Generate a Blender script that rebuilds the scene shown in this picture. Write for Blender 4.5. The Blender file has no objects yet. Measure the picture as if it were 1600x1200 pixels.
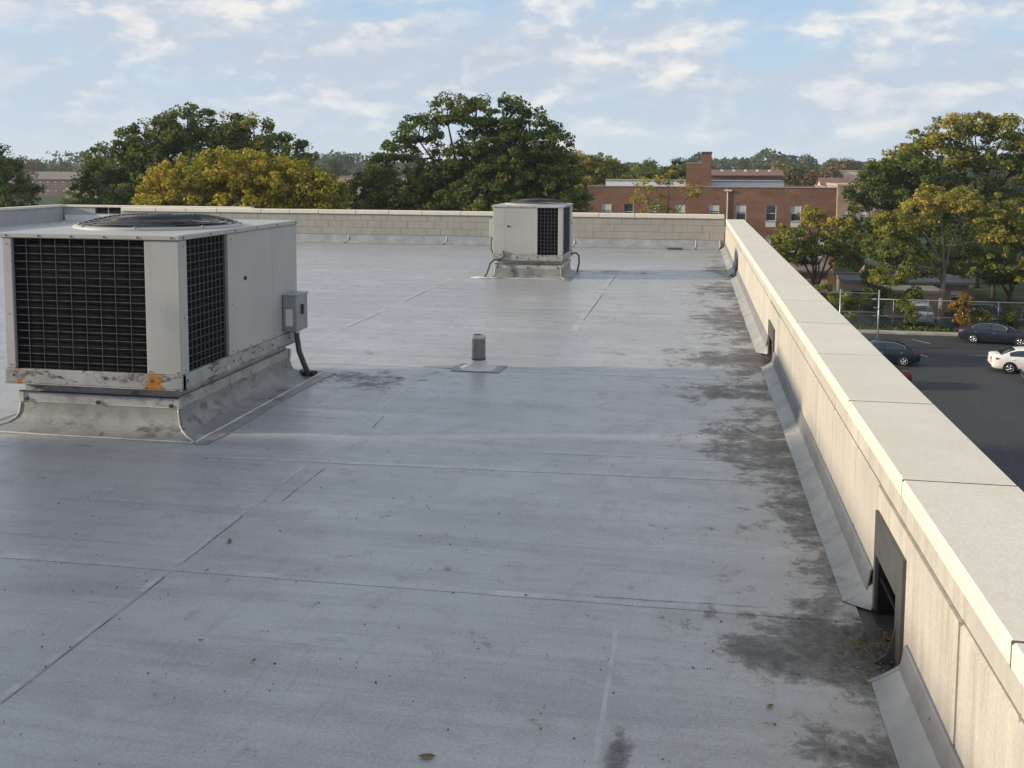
import bpy, bmesh, math, random
import numpy as np
from mathutils import Matrix, Vector

# ------------------------------------------------------------------ camera, sky, sun, exposure
SC = bpy.context.scene
COL = SC.collection
rad = math.radians
YAW, PITCH, ROLL = math.atan(280.0 / 1550.0 * math.cos(rad(5))), rad(5.0), rad(0.25)
fw = Vector((-math.sin(YAW) * math.cos(PITCH), math.cos(YAW) * math.cos(PITCH), -math.sin(PITCH)))
rt = Vector((math.cos(YAW), math.sin(YAW), 0.0))
up = rt.cross(fw)
c_, s_ = math.cos(ROLL), math.sin(ROLL)
rt, up = rt * c_ + up * s_, up * c_ - rt * s_
cam_data = bpy.data.cameras.new('camera')
cam_data.sensor_width = 36.0
cam_data.lens = 1550.0 / 1600.0 * 36.0
cam_data.shift_y = -202.4 / 1600.0
cam_data.clip_start = 0.05
cam_data.clip_end = 6000.0
cam = bpy.data.objects.new('camera', cam_data)
COL.objects.link(cam)
M = Matrix((rt, up, -fw)).transposed().to_4x4()
M.translation = Vector((0, 0, 2.2))
cam.matrix_world = M
SC.camera = cam

SUN_EL, SUN_OFF = rad(15.0), rad(12.0)          # low sun from the left, a little behind the camera
sun_dir = Vector((-math.cos(SUN_OFF) * math.cos(SUN_EL), -math.sin(SUN_OFF) * math.cos(SUN_EL), math.sin(SUN_EL)))
sun_data = bpy.data.lights.new('sun', 'SUN')
sun_data.energy = 4.0
sun_data.angle = rad(2.4)
sun_data.color = (1.0, 0.85, 0.64)
sun = bpy.data.objects.new('sun', sun_data)
COL.objects.link(sun)
sun.rotation_euler = sun_dir.to_track_quat('Z', 'Y').to_euler()

SC.view_settings.view_transform = 'Standard'
SC.view_settings.look = 'None'
SC.view_settings.exposure = 0.48
SC.view_settings.gamma = 1.0


def N(nt, kind, ins=None, **props):
    n = nt.nodes.new(kind)
    for k, v in props.items():
        setattr(n, k, v)
    for k, v in (ins or {}).items():
        if isinstance(v, bpy.types.NodeSocket):
            nt.links.new(v, n.inputs[k])
        else:
            n.inputs[k].default_value = v
    return n


def ramp(nt, fac, stops, interp='LINEAR'):
    n = nt.nodes.new('ShaderNodeValToRGB')
    n.color_ramp.interpolation = interp
    e = n.color_ramp.elements
    while len(e) < len(stops):
        e.new(0.5)
    for i, (p, c) in enumerate(stops):
        e[i].position = p
        e[i].color = (c, c, c, 1) if isinstance(c, (int, float)) else (*c, 1)
    nt.links.new(fac, n.inputs['Fac'])
    return n.outputs['Color']


def mth(nt, op, a, b=0.0, c=None, clamp=False):
    n = nt.nodes.new('ShaderNodeMath')
    n.operation = op
    n.use_clamp = clamp
    for i, v in enumerate((a, b, c)):
        if v is None:
            continue
        if isinstance(v, bpy.types.NodeSocket):
            nt.links.new(v, n.inputs[i])
        else:
            n.inputs[i].default_value = v
    return n.outputs[0]


def mix(nt, fac, a, b, blend='MIX'):
    n = nt.nodes.new('ShaderNodeMix')
    n.data_type = 'RGBA'
    n.blend_type = blend
    for idx, v in ((0, fac), (6, a), (7, b)):
        if isinstance(v, bpy.types.NodeSocket):
            nt.links.new(v, n.inputs[idx])
        elif idx == 0:
            n.inputs[0].default_value = v
        else:
            n.inputs[idx].default_value = (*v, 1)
    return n.outputs[2]


def noise(nt, vec, scale, detail=4.0, rough=0.55, dist=0.0, out='Fac'):
    n = N(nt, 'ShaderNodeTexNoise', {'Scale': scale, 'Detail': detail, 'Roughness': rough, 'Distortion': dist})
    if vec is not None:
        nt.links.new(vec, n.inputs['Vector'])
    return n.outputs[out]


def mapv(nt, vec, scale=(1, 1, 1), loc=(0, 0, 0), rot=(0, 0, 0)):
    n = N(nt, 'ShaderNodeMapping', {'Vector': vec})
    n.inputs['Scale'].default_value = scale
    n.inputs['Location'].default_value = loc
    n.inputs['Rotation'].default_value = rot
    return n.outputs[0]


CLOUD = ((5.6, 1.1, 0.0), (7.8, 1.9, 1.9))          # where in the cloud field we stand


def build_world():
    w = bpy.data.worlds.new('World')
    SC.world = w
    w.use_nodes = True
    nt = w.node_tree
    nt.nodes.clear()
    sky = N(nt, 'ShaderNodeTexSky', sky_type='NISHITA', sun_disc=False)
    sky.sun_elevation = SUN_EL
    sky.sun_rotation = math.atan2(sun_dir.x, sun_dir.y)
    sky.air_density, sky.dust_density, sky.ozone_density = 1.0, 0.6, 1.6
    tc = N(nt, 'ShaderNodeTexCoord')
    d = tc.outputs['Generated']
    sep = N(nt, 'ShaderNodeSeparateXYZ', {0: d})
    z = mth(nt, 'MAXIMUM', sep.outputs[2], 0.0)
    # layered cloud: long soft banks, broken puffs in them, finer curds on the puffs
    bank = noise(nt, mapv(nt, d, (2.4, 2.4, 11.0), CLOUD[0]), 1.0, 4, 0.5, 0.2)
    puff = noise(nt, mapv(nt, d, (11.0, 11.0, 25.0), CLOUD[1]), 1.0, 7, 0.56, 0.1)
    puff_s = noise(nt, mapv(nt, d, (11.0, 11.0, 25.0), (CLOUD[1][0] + 0.12, CLOUD[1][1] + 0.02, CLOUD[1][2] - 0.20)), 1.0, 7, 0.56, 0.1)
    cover = mth(nt, 'ADD', mth(nt, 'MULTIPLY', bank, 0.75), mth(nt, 'MULTIPLY', puff, 0.38))
    mask = ramp(nt, cover, [(0.39, 0.0), (0.51, 0.78), (0.62, 0.97)], 'EASE')
    rim = ramp(nt, mth(nt, 'ADD', mth(nt, 'SUBTRACT', puff, puff_s), 0.5), [(0.46, 0.0), (0.62, 1.0)], 'EASE')
    top = ramp(nt, puff, [(0.50, 0.0), (0.66, 1.0)], 'EASE')
    lit2 = mth(nt, 'ADD', mth(nt, 'MULTIPLY', rim, 0.35), mth(nt, 'MULTIPLY', top, 0.65))
    lit2 = mth(nt, 'MULTIPLY', lit2, ramp(nt, bank, [(0.36, 1.0), (0.66, 0.55)]))
    ccol = mix(nt, lit2, (0.40, 0.452, 0.525), (0.725, 0.69, 0.635))
    # the low air: pale
    hz = ramp(nt, z, [(0.0, 1.0), (0.09, 0.50), (0.30, 0.0)])
    skyc = mix(nt, 1.0, sky.outputs[0], (0.09, 0.09, 0.09), 'MULTIPLY')
    blue = mix(nt, 0.55, skyc, (0.275, 0.475, 0.735))
    lowc = mix(nt, mth(nt, 'MULTIPLY', hz, 0.80), blue, (0.505, 0.56, 0.605))
    bright = mth(nt, 'MULTIPLY', mth(nt, 'MULTIPLY', mask, lit2), 1.0)
    cm = mth(nt, 'MULTIPLY', mask, ramp(nt, z, [(0.0, 0.20), (0.035, 0.60), (0.09, 1.0)]))
    c = mix(nt, cm, lowc, ccol)
    bg = N(nt, 'ShaderNodeBackground', {'Color': c, 'Strength': 1.0})
    out = N(nt, 'ShaderNodeOutputWorld')
    nt.links.new(bg.outputs[0], out.inputs[0])


build_world()

# ------------------------------------------------------------------ helpers
G = -9.5                                     # street level; the roof is z = 0
MAT = {}


def new_mat(name, rough=0.8, spec=0.4):
    m = bpy.data.materials.new(name)
    m.use_nodes = True
    nt = m.node_tree
    b = nt.nodes['Principled BSDF']
    b.inputs['Roughness'].default_value = rough
    b.inputs['Specular IOR Level'].default_value = spec
    MAT[name] = m
    return m, nt, b


def pos(nt):
    return N(nt, 'ShaderNodeNewGeometry').outputs['Position']


def objc(nt):
    return N(nt, 'ShaderNodeTexCoord').outputs['Object']


def orand(nt):
    return N(nt, 'ShaderNodeObjectInfo').outputs['Random']


def setc(nt, b, col):
    if isinstance(col, bpy.types.NodeSocket):
        nt.links.new(col, b.inputs['Base Color'])
    else:
        b.inputs['Base Color'].default_value = (*col, 1)


def bump(nt, b, h, strength=0.3, dist=0.01):
    n = N(nt, 'ShaderNodeBump', {'Strength': strength, 'Distance': dist, 'Height': h})
    nt.links.new(n.outputs[0], b.inputs['Normal'])


def simple(name, col, rough=0.6, spec=0.4, metal=0.0, var=0.18, scale=6.0, bmp=0.0):
    m, nt, b = new_mat(name, rough, spec)
    b.inputs['Metallic'].default_value = metal
    p = objc(nt)
    f = noise(nt, p, scale, 5, 0.6)
    lo = tuple(x * (1 - var) for x in col)
    hi = tuple(min(1, x * (1 + var)) for x in col)
    setc(nt, b, ramp(nt, f, [(0.3, lo), (0.7, hi)]))
    if bmp:
        bump(nt, b, noise(nt, p, scale * 8, 4), bmp, 0.01)
    return m


class MB:
    """collects shapes into one mesh"""
    def __init__(self):
        self.v, self.f = [], []

    def add(self, vs, fs):
        o = len(self.v)
        self.v += [tuple(p) for p in vs]
        self.f += [tuple(i + o for i in f) for f in fs]
        return self

    def box(self, x0, x1, y0, y1, z0, z1):
        vs = [(x0, y0, z0), (x1, y0, z0), (x1, y1, z0), (x0, y1, z0), (x0, y0, z1), (x1, y0, z1), (x1, y1, z1), (x0, y1, z1)]
        return self.add(vs, [(0, 3, 2, 1), (4, 5, 6, 7), (0, 1, 5, 4), (1, 2, 6, 5), (2, 3, 7, 6), (3, 0, 4, 7)])

    def cbox(self, x0, x1, y0, y1, z0, z1, c=0.006):
        """chamfered box"""
        bm = bmesh.new()
        for x, sx in ((x0, 1), (x1, -1)):
            for y, sy in ((y0, 1), (y1, -1)):
                for z, sz in ((z0, 1), (z1, -1)):
                    bm.verts.new((x + sx * c, y + sy * c, z))
                    bm.verts.new((x + sx * c, y, z + sz * c))
                    bm.verts.new((x, y + sy * c, z + sz * c))
        bmesh.ops.convex_hull(bm, input=bm.verts)
        bmesh.ops.dissolve_limit(bm, angle_limit=0.01, verts=bm.verts, edges=bm.edges)
        bm.verts.index_update()
        self.add([v.co[:] for v in bm.verts], [[v.index for v in f.verts] for f in bm.faces])
        bm.free()
        return self

    def prism(self, poly, axis, a, b):
        """poly: list of 2-D points; extruded along axis from a to b"""
        def P(p, t):
            return {'x': (t, p[0], p[1]), 'y': (p[0], t, p[1]), 'z': (p[0], p[1], t)}[axis]
        n = len(poly)
        vs = [P(p, a) for p in poly] + [P(p, b) for p in poly]
        fs = [tuple(range(n)), tuple(range(2 * n - 1, n - 1, -1))]
        fs += [(i, i + n, (i + 1) % n + n, (i + 1) % n) for i in range(n)]
        return self.add(vs, fs)

    def tube(self, pts, r, sides=8, caps=True):
        pts = [Vector(p) for p in pts]
        rs = r if isinstance(r, (list, tuple)) else [r] * len(pts)
        vs, fs = [], []
        ref = None
        for i, p in enumerate(pts):
            t = (pts[min(i + 1, len(pts) - 1)] - pts[max(i - 1, 0)])
            t = t.normalized() if t.length > 1e-9 else Vector((0, 0, 1))
            if ref is None:
                ref = Vector((1, 0, 0)) if abs(t.x) < 0.8 else Vector((0, 1, 0))
            a = (ref - t * ref.dot(t)).normalized()
            ref = a
            b2 = t.cross(a)
            for k in range(sides):
                an = 2 * math.pi * k / sides
                vs.append(p + (a * math.cos(an) + b2 * math.sin(an)) * rs[i])
        for i in range(len(pts) - 1):
            for k in range(sides):
                k2 = (k + 1) % sides
                fs.append((i * sides + k, i * sides + k2, (i + 1) * sides + k2, (i + 1) * sides + k))
        if caps:
            fs.append(tuple(range(sides - 1, -1, -1)))
            o = (len(pts) - 1) * sides
            fs.append(tuple(range(o, o + sides)))
        return self.add(vs, fs)

    def lathe(self, prof, cx=0, cy=0, cz=0, seg=24, axis='z', closed=False):
        vs, fs = [], []
        n = len(prof)
        for k in range(seg):
            an = 2 * math.pi * k / seg
            for r, h in prof:
                a, b2 = r * math.cos(an), r * math.sin(an)
                vs.append({'z': (cx + a, cy + b2, cz + h), 'y': (cx + a, cy + h, cz + b2), 'x': (cx + h, cy + a, cz + b2)}[axis])
        for k in range(seg):
            k2 = (k + 1) % seg
            for i in range(n if closed else n - 1):
                j = (i + 1) % n
                fs.append((k * n + i, k2 * n + i, k2 * n + j, k * n + j))
        return self.add(vs, fs)

    def mesh(self, name):
        me = bpy.data.meshes.new(name)
        me.from_pydata(self.v, [], self.f)
        me.update()
        return me

    def build(self, name, mat, parent=None, smooth=False, recalc=False):
        me = self.mesh(name)
        if recalc:
            bm = bmesh.new()
            bm.from_mesh(me)
            bmesh.ops.recalc_face_normals(bm, faces=bm.faces)
            bm.to_mesh(me)
            bm.free()
        if smooth:
            me.polygons.foreach_set('use_smooth', [True] * len(me.polygons))
        return link(name, me, mat, parent)


def link(name, me, mat, parent=None):
    if mat is not None and not me.materials:
        me.materials.append(MAT[mat] if isinstance(mat, str) else mat)
    o = bpy.data.objects.new(name, me)
    COL.objects.link(o)
    if parent is not None:
        o.parent = parent
    return o


def tag(o, label=None, cat=None, group=None, kind=None):
    if label:
        o['label'] = label
    if cat:
        o['category'] = cat
    if group:
        o['group'] = group
    if kind:
        o['kind'] = kind
    return o


def empty(name, loc=(0, 0, 0), rz=0.0):
    o = bpy.data.objects.new(name, None)
    o.location = loc
    o.rotation_euler = (0, 0, rz)
    o.empty_display_size = 0.2
    COL.objects.link(o)
    return o


def copy_tree(o, parent=None):
    c = o.copy()
    COL.objects.link(c)
    c.parent = parent
    for ch in o.children:
        copy_tree(ch, c)
    return c


def lerp(a, b, t):
    return a + (b - a) * t


# ------------------------------------------------------------------ materials
def mat_membrane(name='membrane', lap=False):
    m, nt, b = new_mat(name, 0.42, 0.45)
    p = pos(nt)
    s = N(nt, 'ShaderNodeSeparateXYZ', {0: p})
    X, Y = s.outputs[0], s.outputs[1]
    r = orand(nt)
    base = ramp(nt, noise(nt, p, 0.6, 5, 0.62, 0.5), [(0.30, (0.280, 0.284, 0.290)), (0.5, (0.350, 0.354, 0.361)), (0.70, (0.422, 0.426, 0.431))])
    base = mix(nt, mth(nt, 'MULTIPLY', r, 0.30), base, (0.25, 0.253, 0.26))
    # wash lines left by draining water, running across the roof to the parapet
    st = noise(nt, mapv(nt, p, (0.35, 3.4, 1), rot=(0, 0, rad(3))), 1.0, 6, 0.66, 0.6)
    base = mix(nt, ramp(nt, st, [(0.50, 0.0), (0.60, 0.35), (0.75, 0.65)]), base, (0.165, 0.168, 0.172))
    base = mix(nt, ramp(nt, st, [(0.30, 0.6), (0.43, 0.0)]), base, (0.47, 0.468, 0.46))
    st2 = noise(nt, mapv(nt, p, (0.55, 9.0, 1), (2, 5, 0), rot=(0, 0, rad(2))), 1.0, 6, 0.72, 0.8)
    base = mix(nt, ramp(nt, st2, [(0.53, 0.0), (0.66, 0.45)]), base, (0.20, 0.20, 0.205))
    base = mix(nt, ramp(nt, st2, [(0.30, 0.45), (0.42, 0.0)]), base, (0.47, 0.468, 0.46))
    # scuffs along the sheets
    sc = noise(nt, mapv(nt, p, (9.0, 0.8, 1), (4, 1, 0)), 1.0, 6, 0.72, 1.2)
    base = mix(nt, ramp(nt, sc, [(0.55, 0.0), (0.72, 0.40)]), base, (0.185, 0.187, 0.192))
    # blotches of old grime
    gm = noise(nt, p, 3.2, 7, 0.72, 1.0)
    base = mix(nt, ramp(nt, gm, [(0.53, 0.0), (0.66, 0.42)]), base, (0.165, 0.162, 0.158))
    base = mix(nt, ramp(nt, gm, [(0.28, 0.35), (0.40, 0.0)]), base, (0.39, 0.392, 0.395))
    grain = noise(nt, p, 70.0, 3, 0.7)
    base = mix(nt, 0.30, base, ramp(nt, grain, [(0.32, (0.17, 0.172, 0.178)), (0.68, (0.50, 0.50, 0.50))]))
    if lap:
        base = mix(nt, ramp(nt, noise(nt, p, 3.4, 7, 0.75, 0.6), [(0.42, 0.0), (0.58, 0.55)]), base, (0.48, 0.478, 0.47))
    # fine black specks, denser in drifts
    vo = N(nt, 'ShaderNodeTexVoronoi', {'Scale': 34.0, 'Vector': mapv(nt, p, (1, 1.35, 1))})
    spk = ramp(nt, vo.outputs['Distance'], [(0.10, 1.0), (0.17, 0.0)])
    spk = mth(nt, 'MULTIPLY', spk, ramp(nt, noise(nt, p, 2.1, 5, 0.75, 0.5), [(0.50, 0.0), (0.62, 0.9)]))
    base = mix(nt, spk, base, (0.09, 0.09, 0.095))
    # dark silt along the parapet gutter line and in front of the scuppers
    edge = N(nt, 'ShaderNodeMapRange', {'Value': X, 'From Min': -0.20, 'From Max': 0.78}).outputs[0]
    edge = mth(nt, 'POWER', edge, 1.6)
    sp = None
    for cy, ry, cx, rx, amp in ((4.62, 0.32, 0.60, 0.52, 0.52), (11.6, 0.55, 0.42, 0.72, 0.50), (9.9, 0.45, 0.30, 0.55, 0.40), (8.0, 0.8, 0.5, 0.42, 0.40),
                                (3.75, 0.16, 0.66, 0.26, 0.42), (6.3, 0.8, 0.66, 0.22, 0.22), (14.5, 1.6, 0.5, 0.5, 0.36), (18.3, 1.0, 0.5, 0.55, 0.34), (22.0, 1.0, 0.6, 0.5, 0.3),
                                (3.50, 0.38, -0.23, 0.055, 0.46), (20.9, 0.45, -1.5, 0.8, 0.34), (9.75, 0.5, -3.3, 0.6, 0.44), (6.95, 0.05, -4.70, 0.14, 0.5)):
        dx = mth(nt, 'MULTIPLY', mth(nt, 'SUBTRACT', X, cx), 1.0 / rx)
        dy = mth(nt, 'MULTIPLY', mth(nt, 'SUBTRACT', Y, cy), 1.0 / ry)
        d2 = mth(nt, 'ADD', mth(nt, 'MULTIPLY', dx, dx), mth(nt, 'MULTIPLY', dy, dy))
        g = mth(nt, 'MULTIPLY', mth(nt, 'EXPONENT', mth(nt, 'MULTIPLY', d2, -1.0)), amp * 1.02)
        sp = g if sp is None else mth(nt, 'ADD', sp, g)
    dn = noise(nt, mapv(nt, p, (2.8, 2.6, 1)), 1.0, 6, 0.62, 0.35)
    dn2 = noise(nt, mapv(nt, p, (12, 13, 1)), 1.0, 5, 0.78, 0.6)
    lvl = mth(nt, 'ADD', mth(nt, 'MULTIPLY', edge, 0.30), sp)
    lvl = mth(nt, 'ADD', lvl, mth(nt, 'MULTIPLY', mth(nt, 'SUBTRACT', dn, 0.5), 1.5))
    lvl = mth(nt, 'ADD', lvl, mth(nt, 'MULTIPLY', mth(nt, 'SUBTRACT', dn2, 0.5), 1.0))
    halo = ramp(nt, lvl, [(0.06, 0.0), (0.24, 0.5), (0.34, 0.4), (0.5, 0.0)])
    base = mix(nt, halo, base, (0.30, 0.285, 0.255))
    dirt = ramp(nt, lvl, [(0.26, 0.0), (0.40, 0.58), (0.62, 0.88)])
    dcol = ramp(nt, noise(nt, p, 18.0, 5, 0.75), [(0.3, (0.024, 0.022, 0.020)), (0.5, (0.060, 0.056, 0.050)), (0.72, (0.16, 0.148, 0.13))])
    base = mix(nt, dirt, base, dcol)
    setc(nt, b, base)
    rr = mth(nt, 'ADD', mth(nt, 'MULTIPLY', gm, 0.42), 0.13)
    rr = mth(nt, 'ADD', rr, mth(nt, 'MULTIPLY', dirt, 0.35), clamp=True)
    nt.links.new(rr, b.inputs['Roughness'])
    h = mth(nt, 'ADD', mth(nt, 'MULTIPLY', grain, 0.30), mth(nt, 'MULTIPLY', st, 1.3))
    h = mth(nt, 'ADD', h, mth(nt, 'MULTIPLY', gm, 0.8))
    h = mth(nt, 'ADD', h, mth(nt, 'MULTIPLY', dirt, 0.35))
    bump(nt, b, h, 0.30, 0.012)


def mat_flashing(name, col, dirty=0.5, rough=0.5):
    m, nt, b = new_mat(name, rough, 0.4)
    p = pos(nt)
    a = ramp(nt, noise(nt, p, 3.0, 7, 0.65, 0.5), [(0.3, tuple(x * 0.72 for x in col)), (0.55, col), (0.75, tuple(x * 1.25 for x in col))])
    d = ramp(nt, noise(nt, mapv(nt, p, (5, 5, 9)), 1.0, 7, 0.7, 0.3), [(0.53, 0.0), (0.66, dirty)])
    a = mix(nt, d, a, (0.09, 0.085, 0.08))
    setc(nt, b, a)
    bump(nt, b, noise(nt, p, 22, 5, 0.6), 0.25, 0.01)


def mat_paint_metal():
    m, nt, b = new_mat('unit_paint', 0.5, 0.4)
    p = pos(nt)
    col = ramp(nt, noise(nt, p, 1.6, 5, 0.6), [(0.3, (0.36, 0.355, 0.335)), (0.7, (0.43, 0.425, 0.405))])
    # rain streaks
    st = noise(nt, mapv(nt, p, (22, 22, 0.9)), 1.0, 5, 0.65)
    col = mix(nt, ramp(nt, st, [(0.55, 0.0), (0.78, 0.40)]), col, (0.25, 0.235, 0.21))
    g = noise(nt, p, 70, 3, 0.7)
    col = mix(nt, ramp(nt, g, [(0.62, 0.0), (0.72, 0.30)]), col, (0.2, 0.19, 0.17))
    col = mix(nt, mth(nt, 'MULTIPLY', orand(nt), 0.12), col, (0.36, 0.36, 0.36))
    setc(nt, b, col)
    bump(nt, b, noise(nt, p, 2.2, 3), 0.10, 0.02)


def mat_base_rail():
    m, nt, b = new_mat('rail_metal', 0.6, 0.4)
    p = pos(nt)
    s = N(nt, 'ShaderNodeSeparateXYZ', {0: p})
    col = ramp(nt, noise(nt, p, 3.5, 6, 0.65), [(0.3, (0.24, 0.24, 0.235)), (0.7, (0.40, 0.40, 0.39))])
    dk = noise(nt, mapv(nt, p, (9, 5, 14)), 1.0, 7, 0.72, 0.4)
    col = mix(nt, ramp(nt, dk, [(0.53, 0.0), (0.60, 0.85)]), col, (0.07, 0.06, 0.05))
    pl = noise(nt, mapv(nt, p, (6, 4, 6), (8, 8, 8)), 1.0, 6, 0.7, 0.3)
    col = mix(nt, ramp(nt, pl, [(0.64, 0.0), (0.68, 0.8)]), col, (0.62, 0.62, 0.60))
    ru = None
    for cx, rx, amp in ((-4.30, 0.075, 1.0), (-5.53, 0.025, 0.6)):
        g = mth(nt, 'MULTIPLY', mth(nt, 'SUBTRACT', s.outputs[0], cx), 1 / rx)
        g = mth(nt, 'MULTIPLY', mth(nt, 'EXPONENT', mth(nt, 'MULTIPLY', mth(nt, 'MULTIPLY', g, g), -1)), amp)
        ru = g if ru is None else mth(nt, 'ADD', ru, g)
    ru = mth(nt, 'MULTIPLY', ru, mth(nt, 'LESS_THAN', s.outputs[1], 7.6))
    low = N(nt, 'ShaderNodeMapRange', {'Value': s.outputs[2], 'From Min': 0.43, 'From Max': 0.37}).outputs[0]
    ru = mth(nt, 'ADD', ru, mth(nt, 'MULTIPLY', low, mth(nt, 'MULTIPLY', noise(nt, mapv(nt, p, (4, 4, 4)), 1.0, 5, 0.7), 0.75)))
    ru = mth(nt, 'ADD', ru, mth(nt, 'MULTIPLY', mth(nt, 'SUBTRACT', noise(nt, mapv(nt, p, (30, 30, 9)), 1.0, 6, 0.7), 0.5), 1.6))
    col = mix(nt, ramp(nt, ru, [(0.42, 0.0), (0.6, 0.95)]), col, ramp(nt, noise(nt, p, 40, 4), [(0.3, (0.24, 0.085, 0.015)), (0.7, (0.48, 0.20, 0.03))]))
    setc(nt, b, col)
    bump(nt, b, dk, 0.2, 0.004)


def mat_coil():
    m, nt, b = new_mat('coil_fins', 0.9, 0.08)
    p = pos(nt)
    s = N(nt, 'ShaderNodeSeparateXYZ', {0: p})
    w = mth(nt, 'SINE', mth(nt, 'MULTIPLY', s.outputs[2], 2 * math.pi / 0.0365))
    f = mth(nt, 'ADD', mth(nt, 'MULTIPLY', w, 0.22), noise(nt, p, 5, 6, 0.7))
    setc(nt, b, ramp(nt, f, [(0.2, (0.006, 0.006, 0.008)), (0.5, (0.011, 0.011, 0.013)), (0.85, (0.022, 0.0215, 0.021))]))
    bump(nt, b, w, 0.5, 0.004)


def mat_stone(name, lo, hi, streak=0.4, rnd=0.25, tint=(0.42, 0.40, 0.36)):
    m, nt, b = new_mat(name, 0.88, 0.25)
    p = pos(nt)
    col = ramp(nt, noise(nt, p, 2.2, 7, 0.62, 0.3), [(0.3, lo), (0.7, hi)])
    st = noise(nt, mapv(nt, p, (13, 13, 1.0)), 1.0, 7, 0.70, 0.25)
    col = mix(nt, ramp(nt, st, [(0.48, 0.0), (0.76, streak)]), col, tuple(x * 0.5 for x in lo))
    col = mix(nt, ramp(nt, st, [(0.26, streak * 0.8), (0.42, 0.0)]), col, tuple(min(0.8, x * 1.25) for x in hi))
    g = noise(nt, p, 60, 5, 0.7)
    col = mix(nt, 0.22, col, ramp(nt, g, [(0.3, tuple(x * 0.55 for x in lo)), (0.7, tuple(min(.85, x * 1.3) for x in hi))]))
    pit = N(nt, 'ShaderNodeTexVoronoi', {'Scale': 38.0, 'Vector': p}).outputs['Distance']
    pit = mth(nt, 'MULTIPLY', ramp(nt, pit, [(0.05, 1.0), (0.12, 0.0)]), ramp(nt, noise(nt, p, 4, 4), [(0.52, 0.0), (0.62, 0.6)]))
    col = mix(nt, pit, col, tuple(x * 0.3 for x in lo))
    col = mix(nt, mth(nt, 'MULTIPLY', orand(nt), rnd), col, tint)
    setc(nt, b, col)
    bump(nt, b, mth(nt, 'ADD', g, mth(nt, 'MULTIPLY', pit, -1.5)), 0.3, 0.006)


def mat_brick(name, c1, c2, mortar, scale=1.0, axis='xz'):
    m, nt, b = new_mat(name, 0.9, 0.2)
    p = pos(nt)
    s = N(nt, 'ShaderNodeSeparateXYZ', {0: p})
    hx = mth(nt, 'ADD', s.outputs[0], s.outputs[1])
    v = N(nt, 'ShaderNodeCombineXYZ', {0: hx, 1: s.outputs[2], 2: 0.0}).outputs[0]
    br = N(nt, 'ShaderNodeTexBrick', {'Vector': v, 'Scale': scale, 'Mortar Size': 0.012, 'Brick Width': 0.23, 'Row Height': 0.075})
    br.inputs['Color1'].default_value = (*c1, 1)
    br.inputs['Color2'].default_value = (*c2, 1)
    br.inputs['Mortar'].default_value = (*mortar, 1)
    big = ramp(nt, noise(nt, mapv(nt, p, (0.35, 0.35, 0.9)), 1.0, 6, 0.65), [(0.3, 0.72), (0.7, 1.2)])
    col = mix(nt, 1.0, br.outputs[0], big, 'MULTIPLY')
    setc(nt, b, col)


def mat_glass(name, col=(0.03, 0.04, 0.05), rough=0.06):
    m, nt, b = new_mat(name, rough, 0.8)
    setc(nt, b, ramp(nt, noise(nt, pos(nt), 0.6, 3), [(0.3, col), (0.7, tuple(x * 1.7 for x in col))]))


def mat_leaf(name, stops, trans=0.32):
    m, nt, b = new_mat(name, 0.7, 0.12)
    a = N(nt, 'ShaderNodeAttribute', attribute_name='tint')
    col = ramp(nt, a.outputs['Fac'], stops)
    setc(nt, b, col)
    t = N(nt, 'ShaderNodeBsdfTranslucent', {'Color': mix(nt, 0.35, col, (0.16, 0.17, 0.02))})
    ms = N(nt, 'ShaderNodeMixShader', {0: trans, 1: b.outputs[0], 2: t.outputs[0]})
    nt.links.new(ms.outputs[0], nt.nodes['Material Output'].inputs[0])


def mat_car(name, col, coat=0.35, rough=0.35):
    m, nt, b = new_mat(name, rough, 0.3)
    setc(nt, b, ramp(nt, noise(nt, pos(nt), 3.0, 4), [(0.3, tuple(x * 0.93 for x in col)), (0.7, tuple(min(1, x * 1.07) for x in col))]))
    b.inputs['Coat Weight'].default_value = coat
    b.inputs['Coat Roughness'].default_value = 0.06


mat_membrane()
mat_membrane('membrane_lap', True)


def mat_asphalt():
    m, nt, b = new_mat('asphalt', 0.85, 0.3)
    p = pos(nt)
    col = ramp(nt, noise(nt, p, 0.16, 6, 0.65, 0.6), [(0.3, (0.030, 0.031, 0.034)), (0.7, (0.054, 0.055, 0.058))])
    col = mix(nt, ramp(nt, noise(nt, mapv(nt, p, (0.5, 1.3, 1)), 1.0, 6, 0.7, 0.8), [(0.58, 0.0), (0.70, 0.6)]), col, (0.020, 0.020, 0.022))
    cr = N(nt, 'ShaderNodeTexVoronoi', {'Scale': 0.28, 'Vector': mapv(nt, p, (1, 1, 1))}, feature='DISTANCE_TO_EDGE')
    col = mix(nt, ramp(nt, cr.outputs['Distance'], [(0.004, 0.55), (0.010, 0.0)]), col, (0.085, 0.084, 0.080))
    col = mix(nt, 0.35, col, ramp(nt, noise(nt, p, 18, 3, 0.7), [(0.35, (0.022, 0.022, 0.024)), (0.7, (0.085, 0.085, 0.088))]))
    setc(nt, b, col)


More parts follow.
